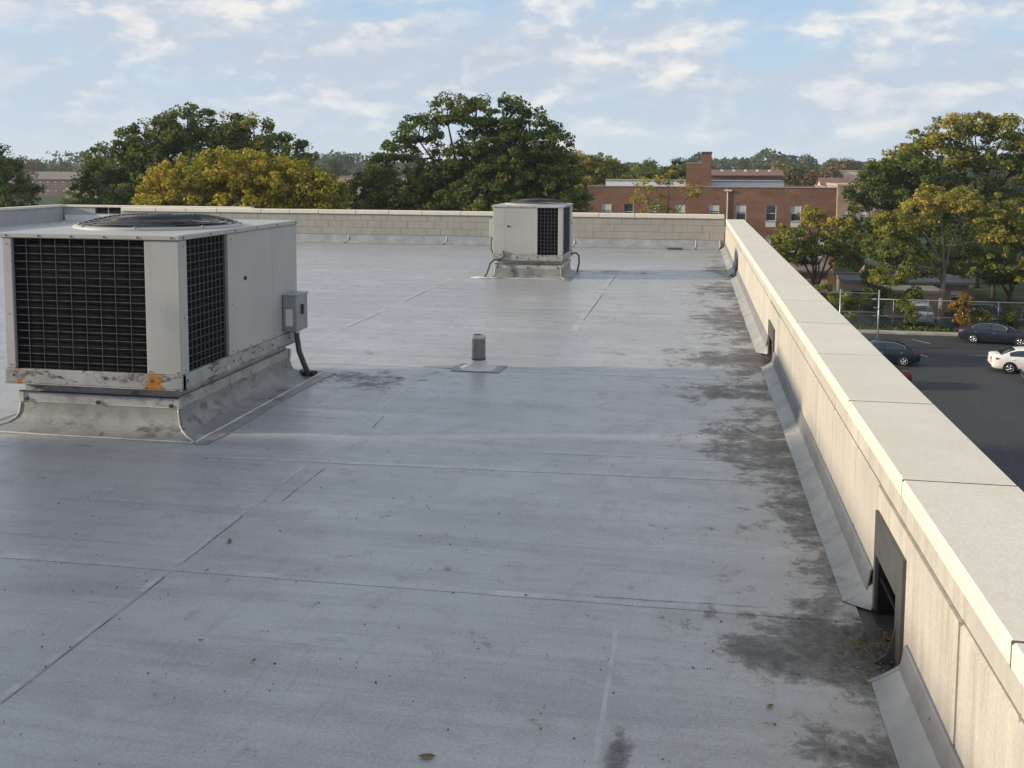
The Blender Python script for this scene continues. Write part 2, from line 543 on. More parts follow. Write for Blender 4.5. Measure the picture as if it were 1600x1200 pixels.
mat_asphalt()
mat_flashing('lap_membrane', (0.33, 0.332, 0.335), 0.5)
mat_flashing('flash_membrane', (0.255, 0.255, 0.245), 0.9)
mat_flashing('cant_membrane', (0.31, 0.31, 0.30), 0.35)
mat_flashing('edge_bead', (0.55, 0.53, 0.48), 0.55)
mat_flashing('galvanised', (0.28, 0.295, 0.32), 0.12, 0.38)
mat_flashing('flash_strip', (0.21, 0.215, 0.225), 0.10, 0.42)
mat_flashing('curb_metal', (0.40, 0.40, 0.395), 0.75, 0.5)
mat_flashing('dark_metal', (0.075, 0.075, 0.075), 0.25, 0.5)
mat_flashing('boot_rubber', (0.50, 0.50, 0.49), 0.20)
mat_flashing('pipe_lead', (0.19, 0.19, 0.185), 0.75, 0.55)
mat_paint_metal()
mat_base_rail()
mat_coil()
mat_stone('coping_stone_mat', (0.67, 0.61, 0.51), (0.76, 0.70, 0.60), 0.12, 0.30, (0.63, 0.58, 0.50))
mat_stone('panel_stone', (0.40, 0.378, 0.335), (0.52, 0.493, 0.44), 0.85, 0.6, (0.38, 0.367, 0.34))
mat_stone('block_stone', (0.30, 0.287, 0.26), (0.40, 0.382, 0.345), 0.40, 0.40, (0.33, 0.315, 0.285))
mat_stone('joint_dark', (0.10, 0.095, 0.085), (0.15, 0.14, 0.125), 0.2, 0.0)
mat_stone('mortar', (0.30, 0.285, 0.25), (0.38, 0.36, 0.32), 0.2, 0.0)
mat_stone('grey_render', (0.34, 0.34, 0.335), (0.42, 0.42, 0.41), 0.35, 0.2)
simple('black', (0.012, 0.012, 0.013), 0.7, 0.2)
simple('screw_dark', (0.05, 0.045, 0.04), 0.6, 0.3)
simple('wire_grey', (0.12, 0.12, 0.12), 0.5, 0.4)
simple('wire_dark', (0.055, 0.056, 0.06), 0.45, 0.4)
simple('box_grey', (0.24, 0.25, 0.25), 0.5, 0.4)
simple('sticker', (0.62, 0.60, 0.55), 0.7)
simple('conduit', (0.07, 0.07, 0.072), 0.5)
simple('paint_line', (0.42, 0.42, 0.40), 0.8, var=0.4, scale=3)
simple('concrete', (0.36, 0.345, 0.31), 0.9, var=0.25, scale=1.2, bmp=0.2)
simple('grass', (0.040, 0.060, 0.020), 0.95, 0.1, var=0.5, scale=1.3, bmp=0.4)
simple('bark', (0.075, 0.062, 0.05), 0.95, 0.1, var=0.35, scale=3, bmp=0.5)
simple('bark_pale', (0.19, 0.16, 0.125), 0.9, 0.1, var=0.3, scale=3, bmp=0.4)
simple('white_paint', (0.70, 0.70, 0.68), 0.6, var=0.10)
simple('trim_white', (0.62, 0.61, 0.58), 0.6, var=0.10)
simple('blind', (0.55, 0.56, 0.55), 0.7, var=0.10)
simple('shingle_grey', (0.16, 0.16, 0.165), 0.9, var=0.25, scale=1.5)
simple('shingle_brown', (0.19, 0.15, 0.13), 0.9, var=0.25, scale=1.5)
simple('roof_red', (0.19, 0.105, 0.082), 0.9, var=0.25, scale=1.5)
simple('wall_tan', (0.44, 0.34, 0.25), 0.9, var=0.12, scale=0.8)
simple('wall_cream', (0.58, 0.52, 0.42), 0.9, var=0.12, scale=0.8)
simple('wall_pink', (0.46, 0.30, 0.22), 0.9, var=0.12, scale=0.8)
simple('steel_post', (0.36, 0.37, 0.38), 0.4, 0.5, 0.6)
simple('chain_wire', (0.26, 0.27, 0.27), 0.5, 0.5, 0.4)
simple('tyre', (0.018, 0.018, 0.019), 0.8, 0.2)
simple('chrome', (0.62, 0.63, 0.64), 0.25, 0.5, 0.85, var=0.05)
simple('tail_red', (0.45, 0.02, 0.02), 0.25, 0.6, var=0.2)
simple('lamp_clear', (0.60, 0.61, 0.62), 0.15, 0.7, var=0.1)
simple('dry_leaf', (0.19, 0.115, 0.05), 0.85, 0.2, var=0.6, scale=9)
simple('grit', (0.05, 0.046, 0.042), 0.9, 0.2, var=0.5, scale=4)
mat_brick('brick_red', (0.255, 0.112, 0.072), (0.200, 0.086, 0.056), (0.23, 0.16, 0.125))
mat_brick('brick_brown', (0.20, 0.105, 0.075), (0.16, 0.088, 0.066), (0.20, 0.16, 0.14))
mat_brick('brick_tan', (0.40, 0.26, 0.19), (0.34, 0.22, 0.16), (0.36, 0.29, 0.24))
mat_glass('glass_dark')
mat_glass('glass_car', (0.012, 0.018, 0.022), 0.04)
mat_car('car_navy', (0.010, 0.017, 0.032))
mat_car('car_teal', (0.008, 0.020, 0.030))
mat_car('car_white', (0.74, 0.74, 0.72))
mat_car('car_silver', (0.42, 0.44, 0.46))
mat_car('car_maroon', (0.07, 0.012, 0.02))
mat_car('car_grey', (0.20, 0.21, 0.22))
mat_car('car_black', (0.02, 0.021, 0.026))
mat_leaf('leaf_green', [(0.0, (0.040, 0.068, 0.020)), (0.45, (0.105, 0.150, 0.036)), (0.8, (0.205, 0.225, 0.050)), (1.0, (0.360, 0.310, 0.065))])
mat_leaf('leaf_olive', [(0.0, (0.060, 0.090, 0.022)), (0.4, (0.155, 0.185, 0.038)), (0.75, (0.300, 0.285, 0.052)), (1.0, (0.480, 0.370, 0.070))])
mat_leaf('leaf_yellow', [(0.0, (0.120, 0.145, 0.026)), (0.4, (0.300, 0.275, 0.040)), (0.75, (0.490, 0.390, 0.055)), (1.0, (0.620, 0.470, 0.085))])
mat_leaf('leaf_orange', [(0.0, (0.130, 0.085, 0.018)), (0.5, (0.325, 0.205, 0.040)), (1.0, (0.494, 0.290, 0.055))])
mat_leaf('leaf_far_green', [(0.0, (0.033, 0.054, 0.024)), (0.6, (0.075, 0.099, 0.036)), (1.0, (0.150, 0.158, 0.045))], 0.2)
mat_leaf('leaf_far_rust', [(0.0, (0.075, 0.057, 0.033)), (0.6, (0.180, 0.112, 0.053)), (1.0, (0.300, 0.180, 0.060))], 0.2)
mat_leaf('leaf_far_olive', [(0.0, (0.068, 0.075, 0.027)), (0.6, (0.150, 0.143, 0.045)), (1.0, (0.285, 0.225, 0.060))], 0.2)

# ------------------------------------------------------------------ the ground and the parking lot
RNG = random.Random(7)


def sheet(name, x0, x1, y0, y1, z, mat, kind='structure', parent=None):
    o = MB().add([(x0, y0, z), (x1, y0, z), (x1, y1, z), (x0, y1, z)], [(0, 1, 2, 3)]).build(name, mat, parent)
    if kind:
        tag(o, kind=kind)
    return o


sheet('ground', -880, 880, -70, 1230, G, 'grass')
lot = sheet('parking_lot', 1.4, 60, -20, 73.6, G + 0.004, 'asphalt')
sheet('rear_lot', 8, 60, 76.2, 83.5, G + 0.004, 'asphalt')
for (xa, ya, xb, yb, w) in ((15.2, 71.6, 16.1, 70.0, 0.09), (17.4, 66.2, 19.2, 66.2, 0.07), 
                            (18.9, 58.0, 19.9, 57.9, 0.12), (19.4, 54.2, 22.5, 53.6, 0.12), (14.4, 66.0, 14.8, 65.0, 0.1)):
    d = Vector((xb - xa, yb - ya, 0)).normalized()
    n = Vector((-d.y, d.x, 0)) * w / 2
    o = MB().add([(xa + n.x, ya + n.y, G + .008), (xa - n.x, ya - n.y, G + .008), (xb - n.x, yb - n.y, G + .008), (xb + n.x, yb + n.y, G + .008)], [(0, 1, 2, 3)]).build('painted_line', 'paint_line', lot)
kerb = MB()
kerb.cbox(1.4, 60, 73.6, 73.78, G - 0.02, G + 0.14, 0.02)
tag(kerb.build('kerb', 'concrete'), kind='structure')
tag(MB().box(1.4, 60, 73.79, 74.6, G - 0.02, G + 0.125).build('pavement', 'concrete'), kind='structure')

# ------------------------------------------------------------------ the roof
tag(MB().box(-25.2, 1.33, -6, 28.0, G, -0.30).box(-25.2, -16.6, 28.01, 36.3, G, -0.30).build('building_base', 'panel_stone'), kind='structure')
deck = MB().box(-25.2, 1.33, -6, 28.05, -0.30, -0.008).box(-25.2, -16.75, 28.06, 36.35, -0.30, -0.008)
deck = tag(deck.build('roof', 'dark_metal'), kind='structure')


def wob(a, b, n, amp, rnd):
    """points from a to b with a slightly uneven course"""
    out = []
    off = rnd.uniform(0, 9)
    for i in range(n + 1):
        t = i / n
        j = amp * (math.sin(off + t * n * 0.9) * 0.6 + rnd.uniform(-0.5, 0.5))
        dx, dy = b[0] - a[0], b[1] - a[1]
        l = math.hypot(dx, dy) or 1
        out.append((lerp(a[0], b[0], t) - dy / l * j, lerp(a[1], b[1], t) + dx / l * j))
    return out


XS = [0.86, -0.31, -1.54, -2.77, -4.65, -6.2, -7.75, -9.3, -10.85, -12.4, -13.95, -15.5, -17.05, -18.6, -20.15, -21.7, -24.9]
YS = [-6.0, 0.4, 2.75, 4.90, 7.03, 10.48, 14.1, 17.5, 21.2, 24.6, 27.72]
WS = {}


def seam(i, j, vertical):
    k = (i, j, vertical)
    if k not in WS:
        a = (XS[i], YS[j])
        b = (XS[i], YS[j + 1]) if vertical else (XS[i + 1], YS[j])
        WS[k] = wob(a, b, 7 if vertical else 5, 0.006, RNG)
        WS[k][0], WS[k][-1] = a, b
    return WS[k]


def shrink(poly, g):
    cx = sum(p[0] for p in poly) / len(poly)
    cy = sum(p[1] for p in poly) / len(poly)
    hx = max(abs(p[0] - cx) for p in poly)
    hy = max(abs(p[1] - cy) for p in poly)
    return [(cx + (x - cx) * (1 - g / hx), cy + (y - cy) * (1 - 0.0003 / hy)) for x, y in poly]


for i in range(len(XS) - 1):
    for j in range(len(YS) - 1):
        left, right = seam(i + 1, j, True), seam(i, j, True)
        bot, top = seam(i, j, False), seam(i, j + 1, False)
        poly = bot[:-1] + left[:-1] + top[::-1][:-1] + right[::-1][:-1]
        poly = shrink(poly[::-1], 0.0002)
        MB().prism(poly, 'z', -0.007, RNG.uniform(-0.0002, 0.0)).build('membrane_sheet', 'membrane', deck, recalc=True)
for i in range(5):
    MB().box(-24.9 + i * 1.6, -24.9 + i * 1.6 + 1.595, 27.74, 36.0, -0.007, 0.0).build('membrane_sheet', 'membrane', deck)
# lap strips welded over the cross joints
for j, (x0, x1, sl, w) in {3: (-7.7, 0.80, 0.014, 0.06), 4: (-3.6, 0.78, 0.05, 0.05), 5: (-12.0, 0.78, 0.0, 0.09), 2: (-7.0, -1.6, 0.0, 0.05), 6: (-15.4, 0.78, 0, 0.07), 7: (-15.4, 0.78, 0, 0.07), 8: (-15.4, -4.2, 0, 0.08), 9: (-15.4, 0.78, 0, 0.08)}.items():
    n = 40
    a = [(lerp(x0, x1, t / n), YS[j] + sl * (lerp(x0, x1, t / n)) + w * 0.5 + RNG.uniform(-.006, .006)) for t in range(n + 1)]
    c = [(lerp(x0, x1, t / n), YS[j] + sl * (lerp(x0, x1, t / n)) - w * 0.5 + RNG.uniform(-.004, .004)) for t in range(n + 1)]
    MB().add([(x, y, 0.0014) for x, y in c + a[::-1]], [tuple(range(2 * n + 2))]).build('lap_strip', 'membrane_lap', deck, recalc=True)
for i, (y0, y1, w) in {1: (2.0, 4.6, 0.025), 2: (13.2, 21.3, 0.09), 3: (3.0, 10.0, 0.035), 4: (12.0, 22.0, 0.07)}.items():
    n = 30
    a = [(XS[i] + w * .5 + RNG.uniform(-.005, .005), lerp(y0, y1, t / n)) for t in range(n + 1)]
    c = [(XS[i] - w * .5 + RNG.uniform(-.005, .005), lerp(y0, y1, t / n)) for t in range(n + 1)]
    MB().add([(x, y, 0.0009) for x, y in a + c[::-1]], [tuple(range(2 * n + 2))]).build('lap_strip', 'membrane_lap', deck, recalc=True)

# the open edge of the worst lap, in broken lengths
for xa, ya, xb, yb in ((-2.745, 3.2, -2.742, 4.75), (-2.742, 4.95, -2.748, 5.7), (-2.62, 6.0, -2.60, 6.75), (-2.62, 7.9, -2.64, 8.3), (-1.50, 14.2, -1.49, 17.2), (-1.49, 18.6, -1.49, 20.9), (-4.62, 12.9, -4.60, 14.3), (-4.61, 15.6, -4.62, 17.4), (-1.2, 7.42, 0.35, 7.50), (-0.45, 4.93, 0.42, 4.97)):
    pts = wob((xa, ya), (xb, yb), 14, 0.004, RNG)
    wd = 0.0032 * max(1.0, ya / 6.5)
    lo = [(x + RNG.uniform(0.4, 1.5) * wd, y + RNG.uniform(0.4, 1.5) * wd) for x, y in pts]
    MB().add([(x, y, 0.0022) for x, y in pts + lo[::-1]], [tuple(range(len(pts) * 2))]).build('seam_crack', 'grit', deck, recalc=True)

# loose grit and twigs lying about
bits = MB()
for k in range(800):
    y = 2.3 + 13 * RNG.random() ** 1.6
    x = RNG.uniform(-0.62 * y - 0.8, 0.75)
    if -5.9 < x < -3.75 and 6.9 < y < 10:
        continue
    s = RNG.uniform(0.0015, 0.0045)
    a = RNG.uniform(0, 3.14)
    l = s * RNG.uniform(1, 3.2)
    ca, sa = math.cos(a), math.sin(a)
    vs = []
    for u, v, h in ((-l, -s, .005), (l, -s, .005), (l, s, .005), (-l, s, .005), (-l * .4, -s * .5, .005 + s), (l * .5, -s * .3, .005 + s), (l * .4, s * .4, .005 + s), (-l * .5, s * .5, .005 + s)):
        vs.append((x + (u * ca - v * sa) * .5, y + (u * sa + v * ca) * .5, h - 0.003))
    bits.add(vs, [(4, 5, 6, 7), (0, 1, 5, 4), (1, 2, 6, 5), (2, 3, 7, 6), (3, 0, 4, 7)])
tag(bits.build('roof_grit', 'grit'), 'small dark grit and twig bits scattered over the grey roof membrane', 'debris', kind='stuff')


def leaf_piece(mb, x, y, z, s, rnd):
    a = rnd.uniform(0, 6.28)
    ca, sa = math.cos(a), math.sin(a)
    t = rnd.uniform(-0.5, 0.5)
    P = [(-1, 0, 0.1), (-.3, .45, .25), (.5, .35, .2 + t * .3), (1, 0, .35), (.4, -.4, .2 - t * .3), (-.4, -.4, .2), (0, 0, 0.0)]
    vs = [(x + (u * ca - v * sa) * s, y + (u * sa + v * ca) * s, z + h * s * 0.6) for u, v, h in P]
    mb.add(vs, [(0, 1, 6), (1, 2, 6), (2, 3, 6), (3, 4, 6), (4, 5, 6), (5, 0, 6)])


lit = MB()
for k in range(150):
    x = 0.95 - abs(RNG.gauss(0, 0.11))
    y = 4.62 + RNG.gauss(0, 0.13)
    if y > 4.9 or y < 4.36:
        continue
    leaf_piece(lit, x, y, 0.012 + 0.02 * RNG.random(), RNG.uniform(0.006, 0.017), RNG)
for k in range(60):
    leaf_piece(lit, 0.80 + RNG.gauss(0, 0.08), 4.55 + RNG.gauss(0, 0.16), 0.006, RNG.uniform(0.006, 0.015), RNG)
for k in range(60):
    leaf_piece(lit, 0.86 + RNG.gauss(0, 0.06), 11.6 + RNG.gauss(0, 0.22), 0.008, RNG.uniform(0.008, 0.02), RNG)
tag(lit.build('leaf_litter', 'dry_leaf'), 'brown leaf crumbs washed up at the scupper mouth of the parapet', 'leaf litter', kind='stuff')
for (x, y, s, lab) in ((-0.93, 3.42, 0.035, 'curled brown dead leaf on the roof at the bottom edge of the photo'), (0.36, 4.02, 0.022, 'small yellow-brown leaf lying left of the nearest scupper'), (-2.63, 5.28, 0.03, 'flat brown twig-like leaf beside the long seam crossing')):
    mb = MB()
    leaf_piece(mb, 0, 0, 0, s, RNG)
    o = tag(mb.build('dead_leaf', 'dry_leaf'), lab, 'leaf')
    o.location = (x, y, 0.005)


# ------------------------------------------------------------------ the right-hand parapet
SCUP = [(4.38, 5.03, 4.50, 4.985, 0.31, 0.52), (11.25, 12.0, 11.40, 11.88, 0.26, 0.42), (20.2, 20.8, 20.3, 20.7, 0.24, 0.38)]   # plate y0 y1, hole y0 y1, hole top, plate top
par = tag(empty('parapet_wall', (0.95, 10, 0)), 'long cream stone parapet running up the right side of the roof', 'parapet wall')
par.location = (0, 0, 0)


def holes_boxes(mb, x0, x1, ya, yb, za, zb, holes, c=0.0):
    """a slab in the y-z plane with openings"""
    ys = sorted({ya, yb, *[v for h in holes for v in h[:2] if ya < v < yb]})
    for y0, y1 in zip(ys[:-1], ys[1:]):
        zs = za
        for h in holes:
            if h[0] <= y0 + 1e-6 and h[1] >= y1 - 1e-6:
                zs = max(za, h[2])
        if zs < zb - 1e-4:
            if c and len(ys) == 2:
                mb.cbox(x0, x1, y0, y1, zs, zb, c)
            else:
                mb.box(x0, x1, y0, y1, zs, zb)
    return mb


H3 = [(h[2], h[3], h[4]) for h in SCUP]
core = MB()
holes_boxes(core, 0.985, 1.355, -5.0, 27.70, -0.006, 0.774, H3)
core.build('wall_core', 'joint_dark', par)
pj = [-5.0]
while pj[-1] < 27:
    pj.append(pj[-1] + 1.0)
pj = [-5.0, -4.0, -3.0, -2.0, -1.0, 0.1, 1.1, 2.0, 2.94, 3.55, 5.08, 5.75, 6.67, 7.71, 8.75, 9.8, 10.85, 12.05, 13.1, 14.15, 15.2, 16.25, 17.3, 18.35, 19.4, 20.95, 22.0, 23.05, 24.1, 25.15, 26.2, 27.2, 27.69]
rp = random.Random(4)
for a, b2 in zip(pj[:-1], pj[1:]):
    j = rp.uniform(-0.002, 0.002)
    holes_boxes(MB(), 0.947 + j, 0.984, a + 0.004, b2 - 0.004, 0.02, 0.632, H3, 0.011).build('stone_panel', 'panel_stone', par)
    MB().cbox(0.960 + j, 0.984, a + 0.003, b2 - 0.003, 0.637, 0.772, 0.004).build('stone_band', 'panel_stone', par)
cj = [2.94 + 1.5 * k for k in range(-5, 17)]
for a, b2 in zip(cj[:-1], cj[1:]):
    b2 = min(b2, 28.1)
    if a >= 27.5:
        break
    dz, dx = rp.uniform(-0.0008, 0.0008), rp.uniform(-0.001, 0.001)
    MB().cbox(0.925 + dx, 1.40 + dx, a + 0.0042, b2 - 0.0042, 0.776 + dz, 0.860 + dz, 0.009).build('coping_stone', 'coping_stone_mat', par)

for a in cj[1:-1]:
    if a < 27.5:
        MB().box(0.9268, 1.397, a - 0.0040, a + 0.0040, 0.778, 0.8588).build('joint_filler', 'joint_dark', par)


def strip_y(name, prof, ya, yb, mat, parent, step=0.22, jit=0.004, smooth=True, rnd=rp):
    """a profile in x-z carried along y with a little unevenness"""
    n = max(2, int((yb - ya) / step))
    mb = MB()
    vs, fs = [], []
    m = len(prof)
    for i in range(n + 1):
        y = lerp(ya, yb, i / n)
        jx, jz = rnd.uniform(-jit, jit), rnd.uniform(-jit, jit)
        for k, (x, z) in enumerate(prof):
            e = 0.0 if k == 0 else 1.0
            vs.append((x + jx * (1.6 if k == m - 1 else 1) * e, y, z + (jz * e if 0 < k < m - 1 else 0)))
    for i in range(n):
        for k in range(m - 1):
            fs.append((i * m + k, i * m + k + 1, (i + 1) * m + k + 1, (i + 1) * m + k))
    mb.add(vs, fs)
    return mb.build(name, mat, parent, smooth)


runs = [(-5.0, 4.30), (5.11, 11.2), (12.08, 20.15), (20.85, 27.5)]
for ya, yb in runs:
    strip_y('cant_strip', [(0.945, 0.105), (0.926, 0.090), (0.918, 0.074), (0.880, 0.048), (0.836, 0.020), (0.800, 0.004)], ya, yb, 'cant_membrane', par, 0.3, 0.0025)
    y = ya
    while y < yb - 0.05:
        y2 = min(yb, y + 3.05)
        if yb - y2 < 0.4:
            y2 = yb
        f = MB().prism([(0.918, 0.068), (0.914, 0.070), (0.930, 0.176), (0.936, 0.184), (0.946, 0.184), (0.946, 0.179), (0.938, 0.176), (0.922, 0.070)], 'y', y + 0.004, y2 - 0.004)
        o = f.build('counter_flashing', 'flash_strip', par, recalc=True)
        for q in range(int((y2 - y) / 0.6)):
            MB().lathe([(0.0, -0.004), (0.007, -0.003), (0.007, 0.001)], 0.926, y + 0.3 + q * 0.6, 0.135, 8, 'x').build('rivet', 'screw_dark', o)
        y = y2
for (p0, p1, h0, h1, ht, pt) in SCUP:
    sc = MB()
    sc.box(0.930, 0.946, p0, h0, 0.02, pt).box(0.930, 0.946, h1, p1, 0.02, pt).box(0.930, 0.946, h0 + .0005, h1 - .0005, ht, pt)
    sc = sc.build('scupper', 'dark_metal', par)
    lin = MB()
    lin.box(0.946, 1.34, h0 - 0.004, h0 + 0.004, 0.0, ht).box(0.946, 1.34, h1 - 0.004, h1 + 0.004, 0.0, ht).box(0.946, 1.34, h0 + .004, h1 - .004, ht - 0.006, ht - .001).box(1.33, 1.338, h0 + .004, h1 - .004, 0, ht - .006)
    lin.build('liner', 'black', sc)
    MB().box(0.93, 1.33, h0 + .004, h1 - .004, -0.006, 0.006).build('sill', 'grit', sc)
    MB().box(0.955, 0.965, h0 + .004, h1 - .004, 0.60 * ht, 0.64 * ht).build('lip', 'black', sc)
    # membrane turned up at each side of the mouth, and a dark cheek plate on the near side
    for e, s2 in ((p0, -1), (p1, 1)):
        vs, fs = [], []
        if s2 < 0:
            MB().prism([(0.945, 0.0), (0.945, 0.106), (0.926, 0.091), (0.918, 0.075), (0.880, 0.049), (0.836, 0.021), (0.798, 0.004), (0.79, 0.0)], 'y', e - 0.082, e - 0.055).build('end_cap', 'flash_membrane', sc, recalc=True)
            continue
        prof = [(0.9455, 0.106), (0.926, 0.091), (0.918, 0.075), (0.880, 0.049), (0.836, 0.021), (0.80, 0.0045)]
        m_ = len(prof)
        for i in range(6):
            t = i / 5
            for k, (x, z) in enumerate(prof):
                q = k / (m_ - 1)
                sk = 1 - t * t
                vs.append((lerp(x, 0.938 - 0.012 * q, t ** 1.4), e + s2 * 0.10 - s2 * 0.105 * t, z))
        for i in range(5):
            for k in range(m_ - 1):
                fs.append((i * m_ + k, i * m_ + k + 1, (i + 1) * m_ + k + 1, (i + 1) * m_ + k))
        MB().add(vs, fs).build('corner_flashing', 'cant_membrane', sc, True)
    MB().prism([(0.84, 0.003), (0.945, 0.003), (0.945, 0.22), (0.925, 0.16), (0.895, 0.05)], 'y', h0 - 0.03, h0 - 0.022).build('cheek_plate', 'dark_metal', sc, recalc=True)

# ------------------------------------------------------------------ the far parapet of concrete blocks
FY = 27.72
farw = tag(empty('block_wall', (0, 0, 0)), 'low grey concrete-block parapet with pale coping across the far end of the roof', 'parapet wall')
MB().box(-17.08, 0.955, FY + 0.0065, FY + 0.30, -0.006, 0.829).build('wall_core', 'mortar', farw)
rb = random.Random(11)
bl = {}
for c, (z0, z1) in enumerate(((0.045, 0.235), (0.235, 0.435), (0.435, 0.635), (0.635, 0.829))):
    x = -17.08 + (0.0 if c % 2 else -0.2)
    while x < 0.94:
        xa, xb = max(x, -17.08), min(x + 0.4, 0.944)
        x += 0.4
        if xb - xa < 0.06 or c == 0:
            continue
        k = (round(xb - xa, 3), c)
        if k not in bl:
            bl[k] = MB().cbox(0.004, k[0] - 0.004, 0, 0.03, z0 + 0.004, z1 - 0.004, 0.004).mesh('block')
        o = link('block', bl[k], 'block_stone', farw)
        o.location = (xa, FY - 0.002 + rb.uniform(-0.002, 0.002), 0)
xs = [-17.12]
while xs[-1] < -0.6:
    xs.append(xs[-1] + rb.choice((1.0, 1.15, 1.4, 0.9)))
xs[-1] = 0.915
for a in xs[1:-1]:
    MB().box(a - .0046, a + .0046, FY - .040, FY + .355, .832, .937).build('joint_filler', 'joint_dark', farw)
for a, b2 in zip(xs[:-1], xs[1:]):
    dz = rb.uniform(-0.003, 0.003)
    MB().cbox(a + 0.005, b2 - 0.005, FY - 0.045, FY + 0.36, 0.831 + dz, 0.942 + dz, 0.010).build('coping_stone', 'coping_stone_mat', farw)


def strip_x(name, prof, xa, xb, mat, parent, step=0.3, jit=0.004, rnd=rb):
    n = max(2, int((xb - xa) / step))
    vs, fs = [], []
    m = len(prof)
    for i in range(n + 1):
        x = lerp(xa, xb, i / n)
        jy, jz = rnd.uniform(-jit, jit), rnd.uniform(-jit, jit)
        for k, (y, z) in enumerate(prof):
            vs.append((x, y + (jy if k else 0), z + (jz if 0 < k < m - 1 else 0)))
    for i in range(n):
        for k in range(m - 1):
            fs.append((i * m + k, (i + 1) * m + k, (i + 1) * m + k + 1, i * m + k + 1))
    return MB().add(vs, fs).build(name, mat, parent, True)


for xa, xb in ((-17.0, -13.9), (-13.9, -9.85), (-9.85, -6.9), (-6.9, -3.2), (-3.2, 0.15), (0.15, 0.80)):
    strip_x('base_flashing', [(FY - 0.004, 0.232), (FY - 0.030, 0.228), (FY - 0.085, 0.085), (FY - 0.10, 0.078)], xa + 0.006, xb - 0.006, 'galvanised', farw, 0.3, 0.003)
    strip_x('cant_strip', [(FY - 0.09, 0.082), (FY - 0.15, 0.055), (FY - 0.24, 0.014), (FY - 0.31, 0.004)], xa, xb, 'cant_membrane', farw, 0.3, 0.006)
    MB().tube([(xb, FY - 0.02, 0.235), (xb + 0.01, FY - 0.09, 0.09), (xb - 0.02, FY - 0.20, 0.03), (xb - 0.06, FY - 0.36, 0.008)], [0.012, 0.014, 0.016, 0.008], 6).build('seam_patch', 'edge_bead', farw)
MB().cbox(-0.62, -0.20, FY - 0.52, FY - 0.36, 0.0, 0.05, 0.012).build('pitch_block', 'dark_metal', farw)

# ------------------------------------------------------------------ the low walls of the recessed wing, far left
lw = tag(empty('wing_side_wall'), 'shaded grey rendered low wall at the far left edge of the roof', 'parapet wall')
MB().box(-25.05, -24.80, 14.0, 36.0, -0.006, 0.56).build('wall', 'grey_render', lw)
for k in range(9):
    MB().cbox(-25.09, -24.74, 14.0 + k * 2.45, 14.0 + k * 2.45 + 2.44, 0.562, 0.65, 0.01).build('coping_stone', 'coping_stone_mat', lw)
bw = tag(empty('wing_back_wall'), 'low pale back wall with a dark louvred opening behind the near air unit', 'parapet wall')
MB().box(-24.79, -23.42, 36.05, 36.28, -0.006, 0.55).box(-22.30, -16.8, 36.05, 36.28, -0.006, 0.55).box(-23.42, -22.30, 36.05, 36.28, -0.006, 0.30).build('wall', 'grey_render', bw)
MB().box(-23.42, -22.30, 36.20, 36.27, 0.30, 0.55).build('louvre_back', 'black', bw)
for k in range(4):
    MB().box(-23.42, -22.30, 36.10, 36.16, 0.33 + k * .055, 0.338 + k * .055).build('slat', 'dark_metal', bw)
MB().box(-22.88, -22.84, 36.09, 36.13, 0.30, 0.55).build('mullion', 'steel_post', bw)
for k in range(4):
    MB().cbox(-24.95 + k * 2.05, -24.95 + k * 2.05 + 2.04, 36.0, 36.35, 0.552, 0.635, 0.01).build('coping_stone', 'coping_stone_mat', bw)
MB().box(-24.7, -16.85, 35.96, 36.045, 0.0, 0.24).build('base_flashing', 'white_paint', bw)
rw = tag(empty('wing_return_wall'), 'short return wall hidden behind the end of the block parapet', 'parapet wall')
MB().box(-17.0, -16.76, 28.06, 36.0, -0.006, 0.55).build('wall', 'grey_render', rw)


